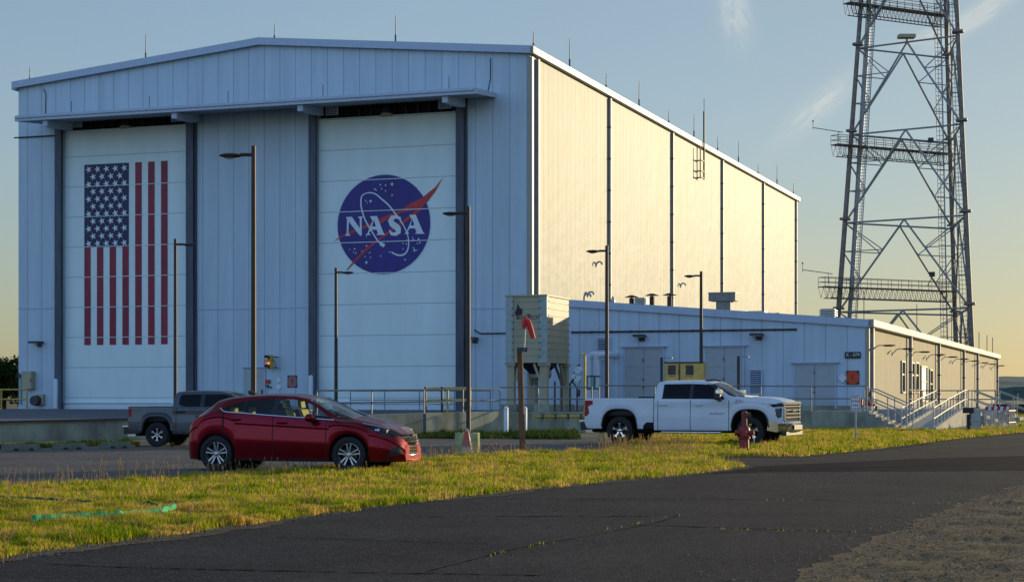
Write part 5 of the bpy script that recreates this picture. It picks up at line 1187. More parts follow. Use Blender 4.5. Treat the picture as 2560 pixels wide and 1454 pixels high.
# ------------------------------------------------ red hatchback
def hatchback():
    xr, yr = D(534+54, 35.1)
    t = thing('hatchback', 'dark red five door hatchback parked on the lot in front of the flag door', 'car', (xr, yr, 0), R(-16))
    RW = .335; WB_ = 2.70; AR = .39
    t_top = [(-.80,.60),(-.79,.80),(-.74,.93),(-.62,1.03),(-.42,1.15),(-.12,1.36),(.05,1.41),(.5,1.46),(1.0,1.485),(1.5,1.465),(1.80,1.41),(2.2,1.25),(2.70,1.045),(2.9,1.00),(3.2,.925),(3.42,.84),(3.56,.74),(3.64,.62),(3.68,.48)]
    t_rail = [(-.80,.58),(-.79,.78),(-.74,.91),(-.62,1.01),(-.42,1.12),(-.12,1.30),(.2,1.37),(.6,1.405),(1.1,1.42),(1.5,1.405),(1.75,1.36),(2.05,1.23),(2.42,1.0),(2.7,.965),(2.95,.93),(3.2,.865),(3.42,.78),(3.56,.68),(3.64,.57),(3.68,.45)]
    t_belt = [(-.80,.55),(-.78,.74),(-.7,.89),(-.5,1.0),(-.2,1.09),(.05,1.125),(.2,1.11),(1.0,1.06),(1.8,1.01),(2.4,.965),(2.9,.885),(3.2,.815),(3.42,.73),(3.56,.62),(3.64,.52),(3.68,.42)]
    t_w = [(-.80,.60),(-.74,.74),(-.6,.83),(-.3,.885),(0,.90),(1.5,.905),(2.6,.90),(2.95,.885),(3.2,.845),(3.4,.77),(3.55,.66),(3.64,.54),(3.68,.42)]
    t_wr = [(-.80,.50),(-.6,.62),(-.2,.60),(.2,.61),(1.5,.62),(1.8,.635),(2.42,.74),(2.7,.76),(2.95,.75),(3.2,.70),(3.4,.62),(3.55,.52),(3.68,.34)]
    sq = lambda T: [((a if a > 0 else a*.86), b) for a, b in T]
    t_top, t_rail, t_belt, t_w, t_wr = map(sq, (t_top, t_rail, t_belt, t_w, t_wr))
    def arch(x):
        b = .20+.05*max(0, (-.3-x)/.5)
        for wx in (0, WB_):
            d = abs(x-wx)
            if d < AR: b = max(b, RW-.005+math.sqrt(AR*AR-d*d)*.98)
        return b
    def sec(x):
        zb = arch(x); zt_, zr, zs_ = float(interp(x, t_top, .06)), float(interp(x, t_rail, .06)), float(interp(x, t_belt, .06)); w, wr = float(interp(x, t_w, .08)), float(interp(x, t_wr, .08))
        zb = min(zb, zs_-.05); cab = 1 if -.55 < x < 2.5 else 0
        z1 = zb+(zs_-zb)*.10; z2 = zb+(zs_-zb)*.45; z3 = zb+(zs_-zb)*.80
        s = w-.03 if zb < .3 else w-.005
        zr = max(zr, zs_+.012); zt_ = max(zt_, zr+.01)
        crease = .012
        return [(s-.14, zb+.02), (s-.02, zb), (s, z1+.02), (w+.0, z2), (w-.018, z3-.03), (w-.012, z3+.015), (w-.055, zs_), (wr+.02+(w-.07-wr)*.42, zs_+(zr-zs_)*.55), (wr, zr), (wr*.82, zr+(zt_-zr)*.62), (wr*.4, zt_-.012), (0, zt_)]
    xs = np.concatenate([np.linspace(-.688, 3.68, 260)])
    for wx in (0, WB_): xs = np.concatenate([xs, wx+np.array([-AR-.004, -AR+.002, AR-.002, AR+.004])])
    xs = np.unique(xs)
    side = [(.07,1.185),(.19,1.245),(.45,1.325),(.75,1.365),(1.15,1.385),(1.50,1.375),(1.75,1.325),(2.0,1.215),(2.36,.985),(1.8,1.025),(1.0,1.075),(.2,1.13)]
    hl_ = [(2.93,.915),(3.25,.85),(3.5,.775),(3.60,.71),(3.52,.665),(3.34,.70),(3.14,.79)]
    tl_ = [(-.82,.82),(-.60,1.02),(-.34,1.03),(-.22,.95),(-.34,.89),(-.6,.86)]
    fog = [(3.40,.30),(3.60,.32),(3.66,.50),(3.52,.47)]
    door_l = [(.0,0)]
    def gap(x, z):
        g = .009
        if .24 < z < 1.02 and abs(x-2.25) < g: return True
        if .22 < z < 1.40 and abs(x-1.17-.0) < g: return True
        e_ = .16+.03*math.sin(z*6) if z > .78 else .36-.0
        rear = .155+max(0, (.80-z))*.55
        if .30 < z < 1.12 and abs(x-rear) < g: return True
        if abs(z-.235) < .008 and .45 < x < 2.25: return True
        if abs(x-3.0-(.9-z)*.2) < .007 and .88 < z < .97: return True
        return False
    def cls(x, y, z, v, s):
        if v < .06: return 'under'
        if v > .86 and x < -.10 and z > 1.06 and y < .5: return 'rearglass'
        if v > .73 and 1.83 < x < 2.68 and y < interp(x, t_wr)-.04: return 'shield'
        if .50 < v < .80 and pin(x, z, side):
            if abs(x-1.18) < .055: return 'pillar'
            if abs(x-.55) < .012 or abs(x-1.98) < .012: return 'pillar'
            return 'glassR' if x < 1.18 else 'glassF'
        if v < .85 and pin(x, z, hl_): return 'head'
        if v < .9 and pin(x, z, tl_): return 'tail'
        if v < .5 and pin(x, z, fog): return 'fog'
        if v < .62 and gap(x, z): return 'gap'
        if v < .12 and z < .27: return 'sill'
        if v < .56 and .17+max(0, .8-z)*.55 < x < 1.16 and .24 < z: return 'doorR'
        if v < .56 and 1.18 < x < 2.24 and .24 < z: return 'doorF'
        if v > .62 and 2.78 < x < 3.44 and y < interp(x, t_wr)-.0: return 'hood'
        return 'body'
    loft(sec, xs, 92, cls, {'body': ('body', 'paint_cherry'), 'under': ('underbody', 'well_black'), 'rearglass': ('rear_window', 'glass_tint'), 'shield': ('windshield', 'glass_clear'), 'pillar': ('pillar_trim', 'plastic_black'),
        'glassR': ('rear_side_window', 'glass_clear'), 'glassF': ('front_side_window', 'glass_clear'), 'head': ('headlight', 'lamp_clear'), 'tail': ('tail_light', 'tail_red'), 'fog': ('fog_recess', 'plastic_black'), 'gap': ('panel_gap', 'well_black'), 'sill': ('sill', 'plastic_black'),
        'doorR': ('rear_door', 'paint_cherry'), 'doorF': ('front_door', 'paint_cherry'), 'hood': ('hood', 'paint_cherry')}, t, None)
    # headlight internals sit just under the lens
    for s in (-1, 1):
        h = MB(); h.box(3.02, 3.40, s*.62-.10, s*.62+.10, .66, .80, 0); h.build('lamp_housing', 'dark_metal', t, smooth=0)
        MB().cyl((3.18, s*.74, .79), (3.26, s*.72, .78), .045, n=12).cyl((3.32, s*.66, .745), (3.40, s*.64, .735), .04, n=12).build('lamp_reflector', 'chrome', t)
    def side_y(x, z):
        S = sec(x); 
        for (y0, z0), (y1, z1) in zip(S[1:], S[2:]):
            if z0 <= z <= z1: return y0+(y1-y0)*(z-z0)/(z1-z0+1e-9)
        return S[5][0]
    for s in (-1, 1):
        # chrome line under the windows, handles, mirror, wheel wells, arches
        pts = [(.045,1.20),(.12,1.15),(.2,1.125),(.6,1.10),(1.0,1.07),(1.4,1.045),(1.8,1.02),(2.15,.995),(2.40,.98)]
        MB().tube([(x, s*(side_y(x, z)+.008), z) for x, z in pts], .011, 6).build('chrome_strip', 'chrome', t)
        MB().tube([(x, s*(side_y(x, z)+.004), z) for x, z in ((2.95,.918),(3.2,.868),(3.4,.812))], .010, 6).build('headlight_strip', 'chrome', t)
        cr_ = MB(); n_ = 14; q = [(.35+i*.125, .50-.012*i) for i in range(14)]
        for xh, zh in ((.40, .985), (1.36, .925)):
            hy = side_y(xh, zh); MB().tube([(xh-.10, s*(hy+.0), zh-.005), (xh-.07, s*(hy+.035), zh), (xh+.08, s*(hy+.035), zh+.002), (xh+.12, s*(hy+.0), zh)], .016, 8).build('door_handle', 'paint_cherry', t)
        mr = MB(); mr.sphere((1.98, s*1.02, 1.02), .11, 14, sc=(.85, 1.05, .72)); mr.build('mirror', 'paint_cherry', t); MB().beam((2.02, s*.86, .985), (2.0, s*.97, .99), .09, .05).build('mirror_arm', 'plastic_black', t)
        for wx in (0, WB_):
            wl2 = MB(); n_ = 20; vs = []
            for k in range(n_+1):
                a = math.pi*(-.12+1.24*k/n_); rr = AR-.004
                for yy in (.872, .50): vs.append((wx+rr*math.cos(a), s*yy, RW+rr*math.sin(a)*.98))
            wl2.add(vs, [(2*k, 2*k+1, 2*k+3, 2*k+2) for k in range(n_)])
            wl2.flat([(wx+AR*1.02*math.cos(math.pi*2*k/20), RW+AR*1.02*math.sin(math.pi*2*k/20)) for k in range(20)], s*.50, 'xz'); wl2.build('wheel_well', 'well_black', t)
    for s, nm in ((-1, 0), (1, 1)):
        wheel(t, 0, s*.79, RW, .205, .222, (5, True, .2), s); wheel(t, WB_, s*.79, RW, .205, .222, (5, True, .2), s)
    # underside, bumpers, grille
    MB().box(-.60, 3.45, -.72, .72, .22, .30).build('floor_pan', 'well_black', t, smooth=0)
    yg = lambda y: 3.69-.42*(abs(y)/.62)**2.6*.62
    def arc(y0, y1, z0, z1, mbb, m, n=14, d=0.0):
        ys = np.linspace(y0, y1, n); vs = [(yg(y)+d, y, z0) for y in ys]+[(yg(y)+d-.02*(z1 > .5), y, z1) for y in ys]
        mbb.add(vs, [(i, i+1, n+i+1, n+i) for i in range(n-1)], m)
    g = MB(); hexw = lambda z: .52-.9*abs(z-.48)**1.5*1.2
    for k in range(12):
        z = .335+k*.024; w = hexw(z+.012); arc(-w, w, z, z+.024, g, 0, 14, .006)
    for k in range(5): z = .36+k*.055; w = hexw(z)-.03; arc(-w, w, z, z+.014, g, 1, 14, .020)
    gr_ = g.build('lower_grille', ['well_black', 'chrome'], t, smooth=0)
    fr = [(hexw(z), z) for z in np.linspace(.325, .63, 7)]; loop = [(y, z) for y, z in fr]+[(-y, z) for y, z in reversed(fr)]; loop.append(loop[0])
    pts = []
    for (a, b), (c, d) in zip(loop[:-1], loop[1:]):
        for k in range(6): pts.append((a+(c-a)*k/6, b+(d-b)*k/6))
    pts.append(loop[0]); MB().tube([(yg(y)+.018-.02*(z > .5), y, z) for y, z in pts], .014, 6).build('grille_frame', 'chrome', gr_)
    u = MB(); arc(-.50, .50, .665, .715, u, 0, 14, .0); arc(-.50, .50, .655, .665, u, 1, 14, .012); u.build('upper_grille', ['well_black', 'chrome'], t, smooth=0)
    MB().box(3.70,3.712,-.12,.12,.675,.715).build('badge', 'chrome', t, smooth=0)
    lp = MB(); arc(-.60, .60, .20, .235, lp, 0, 14, .05); ys = np.linspace(-.6,.6,14); lp.add([(yg(y)+.05, y, .235) for y in ys]+[(yg(y)-.1, y, .25) for y in ys], [(i,i+1,15+i,14+i) for i in range(13)]); lp.build('front_lip', 'paint_cherry', t, smooth=0)
    MB().prism([(.30,1.455),(.48,1.468),(.34,1.535),(.27,1.53)], -.03, .03, 'xz').build('roof_antenna', 'plastic_black', t, smooth=0, bevel=.01)
    # cabin
    MB().box(-.35, 2.35, -.76, .76, .62, .72).box(2.15, 2.62, -.72, .72, .72, .98).box(-.55,-.30,-.6,.6,.6,1.05).build('cabin_floor', 'seat_dark', t, smooth=0)
    def seat(x, y, w):
        b = MB(); b.prism([(x-.45,.80),(x+.05,.86),(x+.05,.72),(x-.45,.70)], y-w, y+w, 'xz').prism([(x-.48,.78),(x-.36,.82),(x-.50,1.18),(x-.60,1.17)], y-w, y+w, 'xz', 0); b.build('seat', 'seat_dark', t, smooth=0, bevel=.03)
        c = MB(); c.prism([(x-.355,.84),(x-.33,.84),(x-.475,1.17),(x-.50,1.175)], y-w*.72, y+w*.72, 'xz').prism([(x-.57,1.20),(x-.49,1.20),(x-.52,1.35),(x-.58,1.35)], y-.11, y+.11, 'xz').box(x-.40,x+.04,y-w*.6,y+w*.6,.862,.885)
        c.build('seat_cover', 'seat_yellow', t, smooth=0, bevel=.01)
    for y in (-.37, .37): seat(1.78, y, .25)
    b = MB().prism([(.30,.74),(.85,.80),(.85,.70),(.30,.70)], -.62, .62, 'xz').prism([(.18,.76),(.32,.80),(.14,1.14),(.04,1.13)], -.62, .62, 'xz'); b.build('rear_seat', 'seat_dark', t, smooth=0, bevel=.03)
    MB().box(.12,.22,-.5,-.32,1.0,1.22).box(.12,.22,.32,.5,1.0,1.22).box(.33,.42,-.55,-.3,.84,1.08).build('seat_cover', 'seat_yellow', t, smooth=0, bevel=.02)
    w_ = MB(); w_.tube([(2.02+.06*math.cos(a)*.5, .37+.17*math.sin(a), 1.0+.16*math.cos(a)) for a in np.linspace(0, 2*math.pi, 17)], .014, 6); w_.build('steering_wheel', 'plastic_black', t)
    return t
hatchback()

# ------------------------------------------------ pickup trucks
def pickup(name, label, px, tt, heading, body_m, P):
    x0, y0 = D(px, tt); t = thing(name, label, 'pickup truck', (x0, y0, 0), R(heading))
    fx = lambda x: float(np.interp(x, P['xk'], P['xv'])); SZ = P['sz']; SY = P['sy']; RW = P['rw']; AR = P['ar']; WB_ = P['wb']; AT = P['at']
    z_ = lambda v: v*SZ
    half = [(-1.15,.97),(-1.0,1.0),(1.1,1.01),(3.4,1.01),(4.3,1.0),(4.7,.965),(4.95,.90),(5.02,.86)]
    half = [(fx(a), b*SY) for a, b in half]
    xc = fx(1.10); xe = fx(5.0); xb = fx(-1.12)
    def arch(x, base):
        b = base
        for wx in (0, WB_):
            d = abs(x-wx)
            if d < AR: b = max(b, RW-.02+(AT-RW+.02)*(1-(d/AR)**3.2)**(1/2.4))
        return b
    def secbed(x):
        zb = arch(x, z_(.47)); w = float(interp(x, half, .05)); r = z_(1.375)
        return [(w-.12, zb+.02), (w-.02, zb), (w-.0, zb+(r-zb)*.15), (w+.005, zb+(r-zb)*.45), (w-.015, zb+(r-zb)*.75), (w-.02, r-.03), (w-.05, r), (w-.13, r), (w-.14, r-.03), (w-.14, z_(.85)), (w-.3, z_(.82)), (0, z_(.82))]
    tl_ = P['tail']
    def clsb(x, y, z, v, s):
        if v < .05: return 'under'
        if v < .6 and z < z_(1.34) and any(pin(x, z, q) for q in tl_): return 'tail'
        if v > .68: return 'bedin'
        if P.get('step') and v < .5 and fx(.76) < x and z < z_(.68)-max(0, fx(.86)-x)*1.2: return 'stepcut'
        return 'side'
    xsb = np.unique(np.concatenate([np.linspace(xb, xc-.02, 110), [-AR-.004, -AR+.003, AR-.003, AR+.004]]))
    loft(secbed, xsb, 70, clsb, {'side': ('bed_side', body_m), 'under': ('underbody', 'well_black'), 'tail': ('tail_light', 'tail_red'), 'bedin': ('bed_liner', 'plastic_black'), 'stepcut': ('corner_step', 'well_black')}, t, None, cap_front=False, cap_rear=False)
    w = half[0][1]; MB().box(xb-.03, xb+.02, -w+.06, w-.06, z_(.55), z_(1.37)).build('tailgate', body_m, t, smooth=0, bevel=.02)
    MB().box(xc-.06, xc-.022, -w+.1, w-.1, z_(.8), z_(1.36)).build('bed_front', 'plastic_black', t, smooth=0)
    X = lambda pts: [(fx(a), z_(b)) for a, b in pts]
    ttop = X([(1.10,1.80),(1.16,1.88),(1.4,1.915),(2.2,1.925),(2.6,1.91),(2.85,1.85),(3.2,1.68),(3.62,1.455),(3.7,1.44),(4.2,1.435),(4.6,1.41),(4.85,1.36),(4.97,1.30),(5.0,1.24)])
    trail = X([(1.10,1.76),(1.16,1.84),(1.4,1.86),(2.2,1.87),(2.6,1.855),(2.75,1.82),(3.0,1.68),(3.38,1.41),(3.5,1.40),(4.2,1.385),(4.6,1.36),(4.85,1.31),(4.97,1.25),(5.0,1.20)])
    tbelt = X([(1.10,1.34),(2.2,1.335),(3.3,1.335),(4.2,1.32),(4.7,1.28),(4.9,1.22),(5.0,1.15)])
    twr = [(fx(a), b*SY) for a, b in [(1.10,.70),(1.3,.74),(2.4,.745),(2.8,.76),(3.4,.90),(4.3,.88),(4.8,.82),(5.0,.76)]]
    def seccab(x):
        zb = arch(x, z_(.43) if x < fx(4.4) else z_(.62)); w = float(interp(x, half, .05)); zs_ = float(interp(x, tbelt, .04)); zr = max(float(interp(x, trail, .05)), zs_+.01); zt_ = max(float(interp(x, ttop, .06)), zr+.01); wr = float(interp(x, twr, .05)); zb = min(zb, zs_-.06)
        return [(w-.12, zb+.02), (w-.02, zb), (w, zb+(zs_-zb)*.12), (w+.005, zb+(zs_-zb)*.45), (w-.01, zb+(zs_-zb)*.72), (w-.005, zs_-.05), (w-.04, zs_), (wr+(w-.04-wr)*.5, zs_+(zr-zs_)*.55), (wr, zr), (wr*.86, zr+(zt_-zr)*.6), (wr*.45, zt_-.01), (0, zt_)]
    wf, wrr = [X(q) for q in P['windows']]
    gl_ = P.get('gaps', (2.23, 3.40)); gg = [fx(g) for g in gl_]; hp = [X(q) for q in P['head']]
    def clsc(x, y, z, v, s):
        if v < .05: return 'under'
        if v > .73 and fx(2.86) < x < fx(3.58) and y < interp(x, twr)-.05: return 'shield'
        if .5 < v < .82:
            if pin(x, z, wf): return 'glassF'
            if pin(x, z, wrr): return 'glassR'
            if fx(1.35) < x < fx(3.0) and z_(1.35) < z < z_(1.79): return 'pillar'
        if v < .62 and any(pin(x, z, q) for q in hp): return 'head'
        if v < .58 and z < zB and (abs(x-gg[0]) < .008 or abs(x-gg[1]) < .008 or abs(x-fx(1.22)-.0) < .006): return 'gap'
        if v < .55 and fx(1.22) < x < gg[0]: return 'doorR'
        if v < .55 and gg[0] < x < gg[1]: return 'doorF'
        if v > .64 and fx(3.72) < x < fx(4.9): return 'hood'
        return 'body'
    zB = z_(1.33)
    xsc = np.unique(np.concatenate([np.linspace(xc, xe, 210), [WB_-AR-.004, WB_-AR+.003, WB_+AR-.003, WB_+AR+.004]]))
    loft(seccab, xsc, 84, clsc, {'body': ('cab', body_m), 'under': ('underbody', 'well_black'), 'shield': ('windshield', 'glass_clear'), 'glassF': ('front_side_window', 'glass_tint'), 'glassR': ('rear_side_window', 'glass_tint'), 'pillar': ('pillar_trim', 'plastic_black'),
        'head': ('headlight', 'lamp_clear'), 'gap': ('panel_gap', 'well_black'), 'doorR': ('rear_door', body_m), 'doorF': ('front_door', body_m), 'hood': ('hood', body_m)}, t, None)
    MB().box(xc-.006, xc+.0, -.55*SY, .55*SY, z_(1.42), z_(1.78)).build('rear_window', 'glass_tint', t, smooth=0)
    MB().box(xb+.1, xe-.1, -.62*SY, .62*SY, z_(.36), z_(.52)).box(fx(1.2), fx(3.5), -.9*SY, .9*SY, z_(.45), z_(.60)).build('chassis', 'well_black', t, smooth=0)
    MB().box(fx(1.25), fx(3.3), -.85*SY, .85*SY, z_(.6), z_(1.15)).prism([(fx(1.75),z_(1.1)),(fx(1.9),z_(1.1)),(fx(1.75),z_(1.62)),(fx(1.65),z_(1.62))], -.7*SY, .7*SY, 'xz').prism([(fx(2.6),z_(1.1)),(fx(2.75),z_(1.1)),(fx(2.62),z_(1.62)),(fx(2.52),z_(1.62))], -.7*SY, .7*SY, 'xz').build('seats', 'seat_dark', t, smooth=0)
    for s in (-1, 1):
        for wx in (0, WB_):
            wl2 = MB(); vs = []; n_ = 26
            for k in range(n_+1):
                xx = wx-AR+.004+(2*AR-.008)*k/n_; zz = arch(xx, .3)
                for yy in (half[2][1]-.02, .50): vs.append((xx, s*yy, zz-.002))
            wl2.add(vs, [(2*k, 2*k+1, 2*k+3, 2*k+2) for k in range(n_)]); wl2.box(wx-AR, wx+AR, s*.48, s*.5, z_(.3), AT); wl2.build('wheel_well', 'well_black', t)
            if P['flare']:
                pts = [(xx, s*(half[2][1]+.0), arch(xx, z_(.47))) for xx in np.linspace(wx-AR+.005, wx+AR-.005, 25)]
                MB().tube(pts, P['flare'], 6).build('arch_trim', P['flare_m'], t)
        for wx in (0, WB_): wheel(t, wx, s*(half[2][1]-.13), RW, .27, P['rr'], P['style'], s, P['rim_m'])
        for xh in (fx(1.38), fx(2.48)):
            zh = z_(1.19); MB().tube([(xh-.12, s*(half[2][1]-.01), zh), (xh-.09, s*(half[2][1]+.03), zh), (xh+.09, s*(half[2][1]+.03), zh), (xh+.12, s*(half[2][1]-.01), zh)], .02, 8).build('door_handle', P['handle'], t)
        mx_ = fx(3.08); m_ = MB(); m_.box(mx_-.05, mx_+.14, s*(1.06*SY), s*(1.30*SY), z_(1.33), z_(1.62)); mo = m_.build('mirror', 'plastic_black', t, smooth=0, bevel=.04)
        MB().box(mx_+.005, mx_+.165, s*(1.05*SY), s*(1.31*SY), z_(1.49), z_(1.635)).build('mirror_cap', P['mirror'], mo, smooth=0, bevel=.03)
        MB().beam((mx_+.05, s*.95*SY, z_(1.32)), (mx_+.05, s*1.12*SY, z_(1.38)), .10).build('mirror_arm', 'plastic_black', t)
        if P['board']: MB().box(fx(1.35), fx(3.2), s*(half[2][1]-.06), s*(half[2][1]+.10), z_(.35), z_(.40)).build('running_board', 'chrome', t, smooth=0, bevel=.02)
    # rear bumper
    bm_ = MB(); bm_.box(xb-.16, xb-.035, -w+.02, w-.02, z_(.42), z_(.70), 0); bm_.build('rear_bumper', 'plastic_black', t, smooth=0, bevel=.03)
    MB().box(xb-.18, xb+.12, -w-.01, -w+.14, z_(.665), z_(.72)).box(xb-.18, xb+.12, w-.14, w+.01, z_(.665), z_(.72)).box(xb-.20, xb-.165, -.4, .4, z_(.50), z_(.6)).build('bumper_trim', 'chrome', t, smooth=0, bevel=.01)
    for s in (-1, 1): MB().prism([(xb-.10, z_(.42)), (xb+.33, z_(.44)), (xb+.24, z_(.66)), (xb-.10, z_(.66))], s*(w-.12), s*(w+.008), 'xz').build('bumper_corner', 'plastic_black', t, smooth=0)
    MB().box(xb-.34, xb-.1, -.05, .05, z_(.33), z_(.42)).cyl((xb-.30,0,z_(.42)),(xb-.30,0,z_(.50)),.03,n=8).build('tow_hitch', 'chrome', t, smooth=0)
    # front end
    fg = P['front']
    xf = xe; wf2 = .84*SY
    g = MB(); g.box(xf-.10, xf+.02, -wf2, wf2, z_(.70), z_(1.20), 0)
    for k in range(4): z = z_(.80+k*.105); g.box(xf+.0, xf+.07, -wf2+.02, wf2-.02, z, z+z_(.042), 1)
    for s in (-1, 1): g.box(xf+.0, xf+.05, s*(wf2-.08), s*wf2, z_(.72), z_(1.19), 1)
    g.box(xf-.02, xf+.075, -wf2, wf2, z_(1.19), z_(1.28), 1); go_ = g.build('grille', ['well_black', fg], t, smooth=0, bevel=.012)
    MB().box(xf+.078, xf+.095, -.16, .16, z_(1.0), z_(1.06)).build('badge', 'chrome', go_, smooth=0)
    n_ = 16; ys = np.linspace(-1.0*SY, 1.0*SY, n_); cur = lambda y: xf+.17-.32*(abs(y)/SY)**3.2
    fb = MB(); vs = [(cur(y), y, z_(.40)) for y in ys]+[(cur(y)+.03, y, z_(.45)) for y in ys]+[(cur(y)+.03, y, z_(.66)) for y in ys]+[(cur(y)-.01, y, z_(.71)) for y in ys]+[(cur(y)-.25, y, z_(.72)) for y in ys]
    fb.add(vs, [(r_*n_+i, r_*n_+i+1, (r_+1)*n_+i+1, (r_+1)*n_+i) for r_ in range(4) for i in range(n_-1)])
    for s in (-1, 1): y = s*1.0*SY; fb.add([(cur(y), y, z_(.40)), (cur(y)+.03, y, z_(.45)), (cur(y)+.03, y, z_(.66)), (cur(y)-.01, y, z_(.71)), (xf-.42, y, z_(.72)), (xf-.45, y, z_(.45))], [(0,1,2,3,4,5)])
    fbo = fb.build('front_bumper', fg, t, smooth=30)
    MB().box(xf+.08, xf+.215, -.45, .45, z_(.46), z_(.60)).box(xf-.05, xf+.1, -.9*SY, .9*SY, z_(.30), z_(.41)).build('air_dam', 'plastic_black', fbo, smooth=0, bevel=.01)
    for s in (-1, 1):
        MB().cyl((xf+.06, s*.68, z_(.55)), (xf+.17, s*.68, z_(.55)), .075, n=14).build('fog_light', 'lamp_clear', fbo)
        MB().box(xf-.34, xf-.06, s*(.80*SY)-.10, s*(.80*SY)+.08, z_(.82), z_(1.24)).build('lamp_housing', 'plastic_black', t, smooth=0)
        MB().box(xf-.30, xf-.08, s*(.875*SY)-.01, s*(.875*SY)+.02, z_(1.13), z_(1.17), 0).box(xf-.05, xf-.02, s*.7*SY-.12, s*.7*SY+.12, z_(1.10), z_(1.18), 1).build('lamp_strip', ['amber', 'chrome'], t, smooth=0)
    if P.get('roof_lights'):
        for y in (-.55, -.28, 0, .28, .55): MB().sphere((fx(2.62), y, z_(1.925)-.04*abs(y)), .05, 8, sc=(1.5,1,.6)).build('roof_marker', 'plastic_black', t)
    MB().box(fx(3.52), fx(3.80), -.72*SY, .72*SY, z_(1.435), z_(1.457)).build('cowl', 'plastic_black', t, smooth=0)
    return t, fx, z_
ws_f = [(2.28,1.345),(2.28,1.79),(2.62,1.79),(2.78,1.755),(3.02,1.60),(3.27,1.37),(3.25,1.345)]; ws_r = [(1.33,1.36),(1.39,1.79),(2.19,1.79),(2.19,1.345)]
t, fx, z_ = pickup('pickup_truck', 'large white crew cab pickup with chrome front parked before the annex', 1551+26, 54.7, -24, 'paint_bright', dict(
    xk=[-2, 6], xv=[-2, 6], sz=1.0, sy=1.0, rw=.415, ar=.57, at=1.05, wb=4.04, rr=.245, style=(5, False, .24), rim_m='chrome', flare=.022, flare_m='plastic_black', board=True, handle='paint_bright', mirror='chrome', front='chrome', roof_lights=True, step=True,
    tail=[[(-1.16,1.31),(-.86,1.30),(-.86,1.20),(-.95,1.16),(-1.16,1.16)], [(-1.16,1.13),(-1.0,1.13),(-.96,.95),(-1.02,.86),(-1.16,.86)]], windows=(ws_f, ws_r), head=[[(4.60,1.20),(4.98,1.23),(4.98,1.14),(4.72,1.12)], [(4.78,1.08),(4.97,1.09),(4.97,.85),(4.86,.80),(4.79,.90)]]))
text_mesh('SILVERADO', .085, 'badge_lettering', 'galv', t, (fx(3.05), -1.022, z_(.93)), (R(90), 0, 0), .002, 1.0); text_mesh('Z71', .13, 'badge_lettering', 'red_paint', t, (fx(3.72), -1.012, z_(1.285)), (R(90), 0, 0), .002, 1.2)
MB().box(.55, 1.03, -.84, .80, 1.385, 1.43).build('tool_cover', 'plastic_black', t, smooth=0, bevel=.01)
t, fx, z_ = pickup('pickup_truck', 'dark grey pickup half hidden behind the red hatchback', 395.5+24, 52.0, -10, 'paint_graphite', dict(
    xk=[-1.15, 1.1, 5.0], xv=[-.88, .47, 4.05], sz=.835, sy=.88, rw=.345, ar=.47, at=.88, wb=3.20, rr=.19, style=(6, False, .22), rim_m='alloy', flare=.045, flare_m='paint_graphite', board=False, handle='plastic_black', mirror='plastic_black', front='plastic_black',
    tail=[[(-.90,1.08),(-.76,1.08),(-.74,.84),(-.90,.84)]], windows=([(2.10,1.37),(2.10,1.78),(2.62,1.78),(2.85,1.72),(3.25,1.36)], [(1.28,1.45),(1.30,1.76),(1.98,1.76),(1.98,1.36),(1.55,1.36)]), head=[[(4.60,1.20),(4.98,1.23),(4.98,1.0),(4.72,1.0)]]))
MB().box(.72,.82,-.30,-.12,1.28,1.42).build('cabin_item', 'cone_red', t, smooth=0, bevel=.02)

# ================================================================== GRASS AND PLANTS
def leaf_mat(name, c1, c2, c3, trans=.5):
    m = bpy.data.materials.new(name); m.use_nodes = True; nt = m.node_tree; n = nt.nodes; l = nt.links; n.clear()
    o = n.new('ShaderNodeOutputMaterial'); geo = n.new('ShaderNodeNewGeometry'); rp = n.new('ShaderNodeValToRGB')
    e = rp.color_ramp.elements; e[0].position = 0; e[0].color = (*c1, 1); e[1].position = 1; e[1].color = (*c3, 1); k = e.new(.5); k.color = (*c2, 1)
    tcx = n.new('ShaderNodeTexCoord'); z = n.new('ShaderNodeTexNoise'); z.inputs['Scale'].default_value = .9; z.inputs['Detail'].default_value = 6; l.new(tcx.outputs['Object'], z.inputs['Vector'])
    a = n.new('ShaderNodeMath'); a.operation = 'MULTIPLY_ADD'; a.inputs[1].default_value = 3.2; a.inputs[2].default_value = -1.5; l.new(z.outputs['Fac'], a.inputs[0])
    b = n.new('ShaderNodeMath'); b.operation = 'MULTIPLY_ADD'; b.inputs[1].default_value = .85; l.new(geo.outputs['Random Per Island'], b.inputs[0]); l.new(a.outputs[0], b.inputs[2]); l.new(b.outputs[0], rp.inputs['Fac'])
    d = n.new('ShaderNodeBsdfDiffuse'); t = n.new('ShaderNodeBsdfTranslucent'); x = n.new('ShaderNodeMixShader'); x.inputs[0].default_value = trans
    l.new(rp.outputs['Color'], d.inputs[0]); l.new(rp.outputs['Color'], t.inputs[0]); l.new(d.outputs[0], x.inputs[1]); l.new(t.outputs[0], x.inputs[2]); l.new(x.outputs[0], o.inputs[0]); M[name] = m
leaf_mat('grass_blade', (.16, .27, .012), (.50, .47, .024), (.72, .46, .13), .55)
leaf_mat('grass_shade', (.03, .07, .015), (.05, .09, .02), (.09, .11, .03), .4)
leaf_mat('seed_stalk', (.30, .22, .10), (.36, .25, .12), (.30, .18, .08), .5)
leaf_mat('leaf_green', (.03, .05, .012), (.05, .075, .018), (.08, .10, .03), .4)
